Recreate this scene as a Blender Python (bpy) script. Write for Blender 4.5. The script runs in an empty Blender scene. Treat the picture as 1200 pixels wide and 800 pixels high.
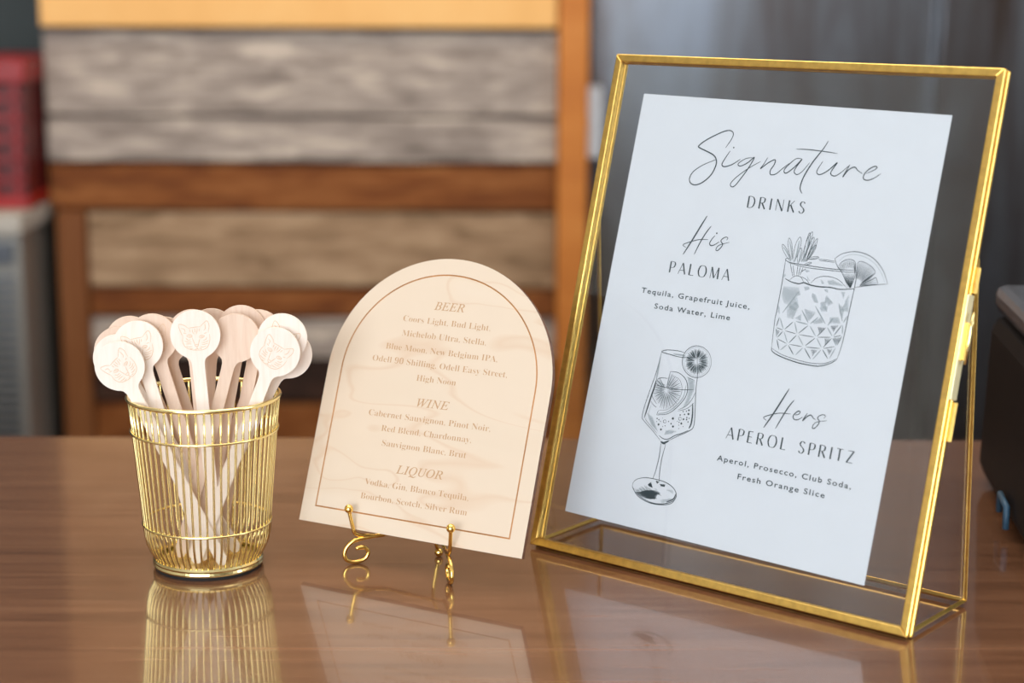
import bpy, bmesh, math, random
from mathutils import Vector, Matrix
PI = math.pi
C = bpy.context.scene.collection
scene = bpy.context.scene
random.seed(7)

# ------------------------------------------------------------------ camera
cam_data = bpy.data.cameras.new('camera')
cam = bpy.data.objects.new('camera', cam_data); C.objects.link(cam)
PITCH, ROLL = 0.19811, 0.00443
cam.matrix_world = Matrix.Translation((0, 0, 0.34538)) @ Matrix.Rotation(PI/2 - PITCH, 4, 'X') @ Matrix.Rotation(ROLL, 4, 'Z')
cam_data.sensor_width = 36.0
cam_data.lens = 2141.47/1200*36.0
cam_data.clip_start = 0.05
cam_data.dof.use_dof = True
cam_data.dof.focus_distance = 1.065
cam_data.dof.aperture_fstop = 4.6
scene.camera = cam
# ------------------------------------------------------------------ world, lights, exposure
scene.view_settings.view_transform = 'Standard'
scene.view_settings.look = 'None'
scene.view_settings.gamma = 1.0
scene.view_settings.exposure = 0.0
world = bpy.data.worlds.new('world'); scene.world = world
world.use_nodes = True
world.node_tree.nodes['Background'].inputs[0].default_value = (0.80, 0.90, 1.0, 1)
world.node_tree.nodes['Background'].inputs[1].default_value = 3.0
def area(name, loc, target, sx, sy, power, col):
    l = bpy.data.lights.new(name, 'AREA'); l.shape = 'RECTANGLE'; l.size = sx; l.size_y = sy
    l.energy = power; l.color = col
    o = bpy.data.objects.new(name, l); C.objects.link(o); o.location = loc
    o.rotation_euler = (Vector(target)-Vector(loc)).to_track_quat('-Z', 'Y').to_euler()
    return o
# daylight through the tall windows behind the camera and the one on the right, plus two added warm fills overhead
area('window_daylight_front', (-0.9, -2.42, 0.75), (-0.2, 1.0, 0.1), 2.6, 1.5, 88, (0.90, 0.95, 1.0))
area('window_daylight_right', (2.9, 0.7, 0.85), (0.0, 1.1, 0.1), 1.6, 1.3, 16, (0.92, 0.95, 1.0))
area('overhead_fill', (0.0, 1.0, 1.70), (0.0, 1.0, 0.0), 2.2, 1.2, 26, (1.0, 0.94, 0.86))  # added fill light without a fixture, raises the ambient level
area('overhead_fill_back', (-0.4, 2.0, 1.70), (-0.4, 2.6, 0.0), 1.2, 0.4, 16, (1.0, 0.84, 0.64))  # added unseen fill, brightens the backs of the objects and the rear

# ------------------------------------------------------------------ materials
def new_mat(name):
    m = bpy.data.materials.new(name); m.use_nodes = True
    nt = m.node_tree; return m, nt, nt.nodes['Principled BSDF']
def simple(name, col, rough=0.5, metal=0.0, coat=0.0, var=0.0, scale=60, spec=0.5):
    m, nt, b = new_mat(name)
    b.inputs['Roughness'].default_value = rough; b.inputs['Metallic'].default_value = metal
    b.inputs['Coat Weight'].default_value = coat; b.inputs['Specular IOR Level'].default_value = spec
    n = nt.nodes.new('ShaderNodeTexNoise'); n.inputs['Scale'].default_value = scale; n.inputs['Detail'].default_value = 4
    t = nt.nodes.new('ShaderNodeTexCoord'); nt.links.new(t.outputs['Object'], n.inputs['Vector'])
    r = nt.nodes.new('ShaderNodeValToRGB')
    r.color_ramp.elements[0].position = 0.3; r.color_ramp.elements[1].position = 0.7
    r.color_ramp.elements[0].color = tuple(c*(1-var) for c in col)+(1,)
    r.color_ramp.elements[1].color = tuple(min(1, c*(1+var)) for c in col)+(1,)
    nt.links.new(n.outputs['Fac'], r.inputs['Fac']); nt.links.new(r.outputs['Color'], b.inputs['Base Color'])
    return m
def wood(name, cols, scale=(1, 12, 12), nscale=6, rough=0.5, coat=0.0, bump=0.0, dist=0.6, detail=8, coat_rough=0.03, pos=(0.25, 0.5, 0.75)):
    m, nt, b = new_mat(name)
    t = nt.nodes.new('ShaderNodeTexCoord'); mp = nt.nodes.new('ShaderNodeMapping')
    mp.inputs['Scale'].default_value = scale
    oi = nt.nodes.new('ShaderNodeObjectInfo')
    va = nt.nodes.new('ShaderNodeVectorMath'); va.operation = 'ADD'
    vm = nt.nodes.new('ShaderNodeVectorMath'); vm.operation = 'SCALE'; vm.inputs['Scale'].default_value = 3.7
    cx = nt.nodes.new('ShaderNodeCombineXYZ')
    for k in range(3): nt.links.new(oi.outputs['Random'], cx.inputs[k])
    nt.links.new(cx.outputs[0], vm.inputs[0]); nt.links.new(t.outputs['Object'], va.inputs[0]); nt.links.new(vm.outputs[0], va.inputs[1])
    nt.links.new(va.outputs[0], mp.inputs['Vector'])
    n = nt.nodes.new('ShaderNodeTexNoise'); n.inputs['Scale'].default_value = nscale; n.inputs['Detail'].default_value = detail
    n.inputs['Distortion'].default_value = dist; n.inputs['Roughness'].default_value = 0.62
    nt.links.new(mp.outputs[0], n.inputs['Vector'])
    r = nt.nodes.new('ShaderNodeValToRGB')
    r.color_ramp.elements[0].position = pos[0]; r.color_ramp.elements[0].color = cols[0]+(1,)
    r.color_ramp.elements[1].position = pos[2]; r.color_ramp.elements[1].color = cols[2]+(1,)
    e = r.color_ramp.elements.new(pos[1]); e.color = cols[1]+(1,)
    nt.links.new(n.outputs['Fac'], r.inputs['Fac']); nt.links.new(r.outputs['Color'], b.inputs['Base Color'])
    b.inputs['Roughness'].default_value = rough; b.inputs['Coat Weight'].default_value = coat; b.inputs['Coat Roughness'].default_value = coat_rough
    if bump:
        bp = nt.nodes.new('ShaderNodeBump'); bp.inputs['Strength'].default_value = bump; bp.inputs['Distance'].default_value = 0.001
        nt.links.new(n.outputs['Fac'], bp.inputs['Height']); nt.links.new(bp.outputs[0], b.inputs['Normal'])
    return m
def glass(name, tint=(0.97, 0.975, 0.97)):
    m = bpy.data.materials.new(name); m.use_nodes = True; nt = m.node_tree; nt.nodes.clear()
    o = nt.nodes.new('ShaderNodeOutputMaterial'); mx = nt.nodes.new('ShaderNodeMixShader')
    tr = nt.nodes.new('ShaderNodeBsdfTransparent'); gl = nt.nodes.new('ShaderNodeBsdfGlossy'); fr = nt.nodes.new('ShaderNodeFresnel')
    tr.inputs[0].default_value = tint+(1,); gl.inputs['Roughness'].default_value = 0.0; fr.inputs['IOR'].default_value = 1.5
    ge = nt.nodes.new('ShaderNodeNewGeometry'); inv = nt.nodes.new('ShaderNodeMath'); inv.operation = 'SUBTRACT'; inv.inputs[0].default_value = 1.7
    # both faces of the pane reflect: counted once, on the outer face (thin pane, no bending of the ray)
    bf = nt.nodes.new('ShaderNodeMath'); bf.operation = 'MULTIPLY'; bf.inputs[1].default_value = 1.7; nt.links.new(ge.outputs['Backfacing'], bf.inputs[0])
    nt.links.new(bf.outputs[0], inv.inputs[1]); mu = nt.nodes.new('ShaderNodeMath'); mu.operation = 'MULTIPLY'; mu.use_clamp = True
    nt.links.new(fr.outputs[0], mu.inputs[0]); nt.links.new(inv.outputs[0], mu.inputs[1]); nt.links.new(mu.outputs[0], mx.inputs[0]); nt.links.new(tr.outputs[0], mx.inputs[1]); nt.links.new(gl.outputs[0], mx.inputs[2])
    nt.links.new(mx.outputs[0], o.inputs[0]); return m
M = {}
M['counter'] = wood('polished brown wood', ((0.080, 0.033, 0.016), (0.160, 0.070, 0.035), (0.232, 0.112, 0.058)), (1.0, 20, 20), 5, rough=0.16, coat=0.6, dist=0.8, pos=(0.2, 0.5, 0.85))
M['dark_counter'] = wood('dark bar front wood', ((0.05, 0.03, 0.02), (0.08, 0.045, 0.03), (0.11, 0.06, 0.04)), (1, 1, 10), 4)
M['gold'] = simple('polished gold wire', (1.0, 0.66, 0.18), 0.12, 1.0, var=0.03)
M['pale_gold'] = simple('pale gold plated wire', (0.98, 0.82, 0.39), 0.19, 1.0, var=0.03)
M['satin_gold'] = simple('satin pale gold plate', (0.95, 0.84, 0.52), 0.5, 1.0, var=0.05)
M['brass'] = simple('brushed brass bar', (0.93, 0.60, 0.16), 0.28, 1.0, var=0.12, scale=250)
M['pad'] = simple('black foam', (0.01, 0.01, 0.01), 0.8)
M['birch'] = wood('pale birch stirrer', ((0.84, 0.70, 0.58), (0.88, 0.76, 0.66), (0.91, 0.81, 0.72)), (30, 30, 3), 14, rough=0.55, dist=0.4)
M['birch_shaded'] = wood('shaded birch stirrer', ((0.70, 0.50, 0.37), (0.76, 0.57, 0.44), (0.80, 0.63, 0.50)), (30, 30, 3), 14, rough=0.55, dist=0.4)  # darker birch copy: shade on rear and turned stirrers put into the colour
M['engrave'] = simple('laser engraved line', (0.72, 0.50, 0.32), 0.7)
M['plywood'] = wood('maple plywood face', ((0.63, 0.50, 0.375), (0.66, 0.545, 0.42), (0.69, 0.58, 0.46)), (5.0, 12, 16), 1.3, rough=0.5, dist=0.7, detail=1.5, pos=(0.2, 0.40, 0.75))
_r = [n for n in M['plywood'].node_tree.nodes if n.type == 'VALTORGB'][0].color_ramp      # thin reddish growth ring lines
for _p in (0.445, 0.56):
    for _d, _c in ((-0.008, (0.665, 0.545, 0.42)), (0.0, (0.635, 0.485, 0.355)), (0.012, (0.67, 0.55, 0.425))):
        _e = _r.elements.new(_p+_d); _e.color = _c+(1,)
M['ply_edge'] = simple('laser burnt plywood edge', (0.17, 0.075, 0.04), 0.6, var=0.3, scale=400)
M['burnt'] = simple('burnt groove', (0.46, 0.23, 0.09), 0.7, var=0.2)
M['etched'] = simple('etched lettering brown', (0.47, 0.28, 0.145), 0.7)
M['paper'] = simple('white card stock', (0.665, 0.70, 0.765), 0.55, var=0.01)
M['ink'] = simple('dark green black ink', (0.022, 0.045, 0.06), 0.5)
M['ink_grey'] = simple('grey ink', (0.34, 0.39, 0.43), 0.5)
M['glass'] = glass('clear glass pane')
M['glass_side'] = glass('clear side glass', (0.98, 0.98, 0.98))
M['wall'] = simple('warm plaster', (0.56, 0.51, 0.45), 0.9, var=0.05, scale=3)
M['dark_wall'] = simple('dark teal plaster', (0.05, 0.062, 0.065), 0.8, var=0.1, scale=3)
M['ceiling'] = simple('white ceiling', (0.82, 0.80, 0.77), 0.9, var=0.03, scale=3)
M['floor'] = wood('floor boards', ((0.10, 0.06, 0.04), (0.14, 0.09, 0.06), (0.18, 0.12, 0.08)), (1, 8, 8), 4)
M['steel'] = wood('stainless steel with painted reflections', ((0.085, 0.06, 0.05), (0.17, 0.175, 0.19), (0.25, 0.28, 0.33)), (5, 5, 0.8), 1.6, rough=0.32, pos=(0.35, 0.5, 0.7))  # vertical brown and blue-grey streaks paint room reflections into the base colour
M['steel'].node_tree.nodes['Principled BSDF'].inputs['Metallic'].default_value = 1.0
M['steel_light'] = simple('light stainless steel', (0.30, 0.28, 0.25), 0.4, 0.6, var=0.08, scale=4)
M['orange_wood'] = wood('orange stained pine', ((0.42, 0.13, 0.025), (0.52, 0.18, 0.035), (0.62, 0.25, 0.06)), (1, 1, 5), 2.0, rough=0.5)
M['honey_wood'] = wood('honey pine', ((0.72, 0.38, 0.12), (0.80, 0.44, 0.15), (0.86, 0.52, 0.20)), (3, 1, 1), 2, rough=0.5)
M['grey_plank'] = wood('weathered grey plank', ((0.16, 0.125, 0.105), (0.34, 0.28, 0.24), (0.60, 0.50, 0.41)), (3.2, 15, 15), 3.2, rough=0.8, dist=0.5, pos=(0.3, 0.5, 0.68))
M['tan_plank'] = wood('weathered tan plank', ((0.16, 0.095, 0.05), (0.32, 0.20, 0.115), (0.46, 0.31, 0.19)), (3.0, 14, 14), 3.0, rough=0.8, dist=0.6, pos=(0.3, 0.5, 0.7))
M['brown_plank'] = wood('rust brown plank', ((0.10, 0.026, 0.006), (0.20, 0.062, 0.014), (0.31, 0.12, 0.035)), (3.0, 14, 14), 3.0, rough=0.7, dist=0.6, pos=(0.3, 0.5, 0.72))
M['dark_plank'] = wood('near black plank', ((0.012, 0.007, 0.005), (0.03, 0.014, 0.009), (0.08, 0.035, 0.02)), (3.0, 14, 14), 3.0, rough=0.7)
M['brown_post'] = wood('brown stained post', ((0.14, 0.045, 0.014), (0.19, 0.066, 0.02), (0.25, 0.10, 0.034)), (6, 6, 1), 3.0, rough=0.6)
M['red'] = simple('red plastic', (0.26, 0.003, 0.003), 0.4, var=0.2, scale=20)
M['red_dark'] = simple('dark red plastic', (0.10, 0.003, 0.003), 0.5, var=0.2, scale=20)
M['black'] = simple('black plastic', (0.010, 0.008, 0.008), 0.6, var=0.1, spec=0.1)
M['black_lid'] = simple('grey black plastic lid', (0.07, 0.075, 0.085), 0.22, var=0.1)
M['blue'] = simple('blue plastic clip', (0.035, 0.085, 0.14), 0.5)
M['cream'] = simple('cream worktop', (0.42, 0.38, 0.33), 0.6)
M['white_plate'] = simple('white enamel', (0.72, 0.76, 0.80), 0.4)

for _k in ('orange_wood', 'honey_wood', 'grey_plank', 'tan_plank', 'brown_plank', 'dark_plank', 'brown_post'): M[_k].node_tree.nodes['Principled BSDF'].inputs['Specular IOR Level'].default_value = 0.2

# ------------------------------------------------------------------ helpers
class MB:
    def __init__(s): s.v = []; s.f = []; s.mi = []
    def add(s, vs, fs, mi=0):
        b = len(s.v); s.v += [tuple(p) for p in vs]
        for f in fs: s.f.append(tuple(b+i for i in f)); s.mi.append(mi)
    def box(s, x0, x1, y0, y1, z0, z1, mi=0, fn=None):
        vs = [(x, y, z) for z in (z0, z1) for x, y in ((x0, y0), (x1, y0), (x1, y1), (x0, y1))]
        if fn: vs = [fn(*p) for p in vs]
        s.add(vs, [(3, 2, 1, 0), (4, 5, 6, 7), (0, 1, 5, 4), (1, 2, 6, 5), (2, 3, 7, 6), (3, 0, 4, 7)], mi)
    def tube(s, pts, r, n=8, closed=False, mi=0):
        pts = [Vector(p) for p in pts]; m = len(pts); rings = []; up = None
        for i, p in enumerate(pts):
            if closed: d = (pts[(i+1) % m]-pts[i-1])
            else: d = (pts[min(i+1, m-1)]-pts[max(i-1, 0)])
            d.normalize()
            if up is None:
                a = Vector((0, 0, 1)) if abs(d.z) < 0.9 else Vector((1, 0, 0)); up = (a-d*a.dot(d)).normalized()
            else: up = (up-d*up.dot(d)).normalized()
            side = d.cross(up); rr = r(i/(m-1)) if callable(r) else r
            rings.append([p+(up*math.cos(2*PI*k/n)+side*math.sin(2*PI*k/n))*rr for k in range(n)])
        vs = [q for R in rings for q in R]; fs = []
        for i in range(m if closed else m-1):
            j = (i+1) % m
            for k in range(n): fs.append((i*n+k, j*n+k, j*n+(k+1) % n, i*n+(k+1) % n))
        if not closed: fs += [tuple(range(n)), tuple((m-1)*n+k for k in reversed(range(n)))]
        s.add(vs, fs, mi)
    def ball(s, c, r, n=14, mi=0):
        vs = [(c[0], c[1], c[2]-r)]; fs = []; h = n//2
        for i in range(1, h):
            t = PI*i/h-PI/2
            for k in range(n): vs.append((c[0]+r*math.cos(t)*math.cos(2*PI*k/n), c[1]+r*math.cos(t)*math.sin(2*PI*k/n), c[2]+r*math.sin(t)))
        vs.append((c[0], c[1], c[2]+r)); top = len(vs)-1
        for k in range(n): fs.append((0, 1+(k+1) % n, 1+k)); fs.append((top, top-n+k, top-n+(k+1) % n))
        for i in range(h-2):
            for k in range(n): a = 1+i*n; fs.append((a+k, a+(k+1) % n, a+n+(k+1) % n, a+n+k))
        s.add(vs, fs, mi)
    def lathe(s, prof, n=64, mi=0, closed=False):
        vs = [(r*math.cos(2*PI*k/n), r*math.sin(2*PI*k/n), z) for r, z in prof for k in range(n)]; fs = []
        m = len(prof)
        for i in range(m if closed else m-1):
            j = (i+1) % m
            for k in range(n): fs.append((i*n+k, i*n+(k+1) % n, j*n+(k+1) % n, j*n+k))
        s.add(vs, fs, mi)
    def disc(s, r, z, n=48, mi=0, flip=False):
        ix = list(range(n)); s.add([(r*math.cos(2*PI*k/n), r*math.sin(2*PI*k/n), z) for k in range(n)], [tuple(reversed(ix)) if flip else tuple(ix)], mi)
    def build(s, name, mat, parent=None, smooth=False, bevel=0, fn=None, loc=None):
        me = bpy.data.meshes.new(name)
        vs = [fn(*p) for p in s.v] if fn else s.v
        me.from_pydata([tuple(v) for v in vs], [], s.f)
        for m in (mat if isinstance(mat, (list, tuple)) else [mat]): me.materials.append(m)
        me.polygons.foreach_set('material_index', s.mi)
        if smooth: me.polygons.foreach_set('use_smooth', [True]*len(me.polygons))
        me.update()
        o = bpy.data.objects.new(name, me); C.objects.link(o)
        if parent: o.parent = parent
        if loc: o.location = loc
        if bevel:
            md = o.modifiers.new('bevel', 'BEVEL'); md.width = bevel; md.segments = 2; md.limit_method = 'ANGLE'
        return o
def tag(o, label=None, cat=None, group=None, kind=None):
    if label: o['label'] = label
    if cat: o['category'] = cat
    if group: o['group'] = group
    if kind: o['kind'] = kind
    return o
def thing(name, label, cat, loc=(0, 0, 0), rz=0, group=None):
    o = bpy.data.objects.new(name, None); C.objects.link(o); o.empty_display_size = 0.02
    o.location = loc; o.rotation_euler = (0, 0, rz); return tag(o, label, cat, group)
def catmull(pts, n=5):
    if len(pts) < 3: return [Vector(p).to_2d() if len(p) > 2 else Vector(p) for p in pts]
    P = [Vector(p) for p in pts]; closed = (P[0]-P[-1]).length < 1e-3; out = []
    for i in range(len(P)-1):
        p1, p2 = P[i], P[i+1]
        p0 = P[i-1] if i else (P[-2] if closed else p1*2-p2)
        p3 = P[i+2] if i+2 < len(P) else (P[1] if closed else p2*2-p1)
        for k in range(n):
            t = k/n
            out.append(0.5*((2*p1)+(p2-p0)*t+(2*p0-5*p1+4*p2-p3)*t*t+(3*p1-p0-3*p2+p3)*t**3))
    out.append(P[-1]); return out
def ribbon(mb, pts, w, fn, mi=0, taper=True, nib=None, smooth=True, z=0.0):
    p = catmull(pts) if smooth and len(pts) > 2 else [Vector(q) for q in pts]
    if len(p) == 2: p = [p[0], p[0].lerp(p[1], 0.3), p[0].lerp(p[1], 0.7), p[1]]
    m = len(p); vs = []
    for i in range(m):
        d = p[min(i+1, m-1)]-p[max(i-1, 0)]
        if d.length < 1e-9: d = Vector((1, 0))
        d.normalize(); nrm = Vector((-d.y, d.x)); t = i/(m-1)
        ww = w*(0.4+0.6*math.sin(PI*t)**0.5) if taper else w
        if nib: ww = nib(d)
        vs += [fn(p[i]+nrm*ww/2, z), fn(p[i]-nrm*ww/2, z)]
    mb.add(vs, [(2*i, 2*i+1, 2*i+3, 2*i+2) for i in range(m-1)], mi)
def blob(mb, c, r, fn, mi=0, n=8, z=0.0):
    mb.add([fn(Vector((c[0]+r*math.cos(2*PI*k/n), c[1]+r*math.sin(2*PI*k/n))), z) for k in range(n)], [tuple(range(n))], mi)
_tx = {}
def text_mesh(body, offset=0.0, spacing=1.0):
    c = bpy.data.curves.new('tmp_text', 'FONT'); c.body = body; c.size = 1.0; c.space_character = spacing; c.offset = offset
    c.resolution_u = 3; c.fill_mode = 'FRONT'
    o = bpy.data.objects.new('tmp_text', c); C.objects.link(o); bpy.context.view_layer.update()
    me = bpy.data.meshes.new_from_object(o.evaluated_get(bpy.context.evaluated_depsgraph_get()))
    vs = [v.co.copy() for v in me.vertices]; fs = [tuple(p.vertices) for p in me.polygons]
    bpy.data.objects.remove(o); bpy.data.curves.remove(c); bpy.data.meshes.remove(me)
    return vs, fs
def put_text(mb, body, x0, y0, x1, y1, size, fn, offset=0.0, spacing=1.0, shear=0.0, mi=0, z=0.0):
    vs, fs = text_mesh(body, offset, spacing)
    lo = min(v.x for v in vs); hi = max(v.x for v in vs); k = (x1-x0)/(hi-lo)
    out = []
    for v in vs:
        t = (v.x-lo)*k
        out.append(fn(Vector((x0+t+shear*v.y*size, y0+(y1-y0)*t/(x1-x0)+v.y*size)), z))
    mb.add(out, fs, mi)
def math_bold(s):
    o = ''
    for ch in s:
        if 'A' <= ch <= 'Z': o += chr(0x1D400+ord(ch)-65)
        elif 'a' <= ch <= 'z': o += chr(0x1D41A+ord(ch)-97)
        elif '0' <= ch <= '9': o += chr(0x1D7CE+ord(ch)-48)
        else: o += ch
    return o
def math_italic(s): return ''.join(chr(0x1D434+ord(ch)-65) for ch in s)

# lettering and drawing data, in millimetres on the card and on the board
SCRIPT_STROKES = [[0.6,[[62.6,229.7],[65.6,235.3],[65.9,238.8],[62.6,240.1],[57.0,238.2],[48.6,233.5],[44.2,229.9],[44.2,228.5],[49.4,226.8],[55.2,224.7],[57.9,221.7],[58.0,217.8],[55.9,212.6],[51.4,208.1],[46.8,206.0],[43.0,206.7],[41.6,209.6],[43.4,213.8],[49.2,218.2],[57.5,222.2]]],[0.55,[[66.1,228.1],[63.6,223.3],[62.2,219.7],[64.2,218.5],[69.0,220.1],[74.1,223.7]]],[0.5,[[82.1,225.3],[77.9,224.5],[73.9,221.8],[73.3,220.2],[75.6,219.9],[79.7,222.3],[83.3,225.6],[80.5,218.8],[76.6,212.1],[73.6,207.8],[71.4,207.2],[70.7,209.2],[74.3,213.6],[81.0,219.1],[87.9,223.5]]],[0.5,[[92.2,226.3],[90.5,222.4],[88.7,219.3],[93.2,223.2],[97.2,225.3],[97.4,222.7],[95.5,218.9],[96.2,216.5],[99.6,217.2],[103.3,220.7],[107.1,224.1]]],[0.5,[[114.6,227.3],[110.9,227.0],[107.2,223.6],[104.5,219.9],[105.8,218.1],[109.1,220.4],[112.7,224.3],[114.8,227.1],[112.2,222.6],[111.2,219.4],[113.4,218.0],[116.5,220.2],[120.0,225.5]]],[0.6,[[129.4,238.7],[127.0,233.8],[121.8,225.6],[117.9,216.9],[117.0,210.7],[118.8,207.4]]],[0.42,[[109.7,232.5],[117.8,232.9],[127.8,232.6],[136.6,232.1]]],[0.5,[[128.4,227.0],[126.2,222.7],[125.8,220.1],[128.2,219.3],[132.6,221.9],[137.6,227.0],[135.4,222.9],[134.7,220.3],[137.4,219.2],[140.7,221.2],[145.7,226.3]]],[0.5,[[145.7,226.5],[144.2,222.9],[142.6,219.0],[145.4,223.4],[148.9,225.3],[151.1,223.7],[154.4,222.0]]],[0.5,[[156.8,222.3],[161.1,224.6],[162.7,226.2],[161.2,226.8],[158.0,224.9],[155.7,221.9],[155.6,219.4],[158.2,218.6],[162.0,220.1],[165.6,223.0]]],[0.75,[[58.7,188.4],[55.3,181.1],[51.0,171.8],[47.1,163.9]]],[0.55,[[62.8,182.7],[60.0,178.1],[57.3,172.1],[54.8,164.8]]],[0.4,[[48.2,168.3],[45.8,169.6],[49.7,171.6],[56.0,173.8],[62.6,174.6]]],[0.5,[[66.7,177.5],[64.8,174.8],[64.0,172.4],[65.3,171.3],[67.6,172.1],[70.3,174.1]]],[0.45,[[75.1,175.6],[75.7,176.8],[74.5,177.4],[72.5,176.4],[71.3,174.8],[72.4,173.6],[73.0,172.7],[72.0,170.6],[70.3,168.9],[69.1,169.2],[69.6,171.1],[71.9,172.7],[77.3,174.6]]],[0.75,[[134.1,96.6],[130.4,88.4],[126.7,80.4],[122.5,72.3]]],[0.6,[[138.6,90.9],[135.8,86.4],[133.3,80.8],[130.1,73.1]]],[0.4,[[123.5,76.6],[121.3,78.0],[124.7,79.9],[130.9,82.1],[138.1,82.8]]],[0.5,[[140.8,82.7],[143.1,83.6],[143.6,85.0],[142.3,85.1],[140.6,83.5],[139.8,81.6],[140.9,80.2],[143.3,80.5],[145.8,82.4]]],[0.5,[[148.3,85.0],[147.2,82.7],[146.2,80.3],[148.5,83.1],[150.7,84.3],[152.4,83.0],[154.2,82.2]]],[0.45,[[159.0,83.8],[159.7,85.3],[158.1,85.8],[155.9,84.7],[155.2,83.3],[156.5,81.9],[156.3,80.0],[154.6,77.6],[153.2,77.3],[153.2,79.1],[155.1,81.1],[161.0,82.9]]]]
SCRIPT_DOTS = [[0.5,[68.1,230.2]],[0.55,[67.6,178.9]]]
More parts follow.
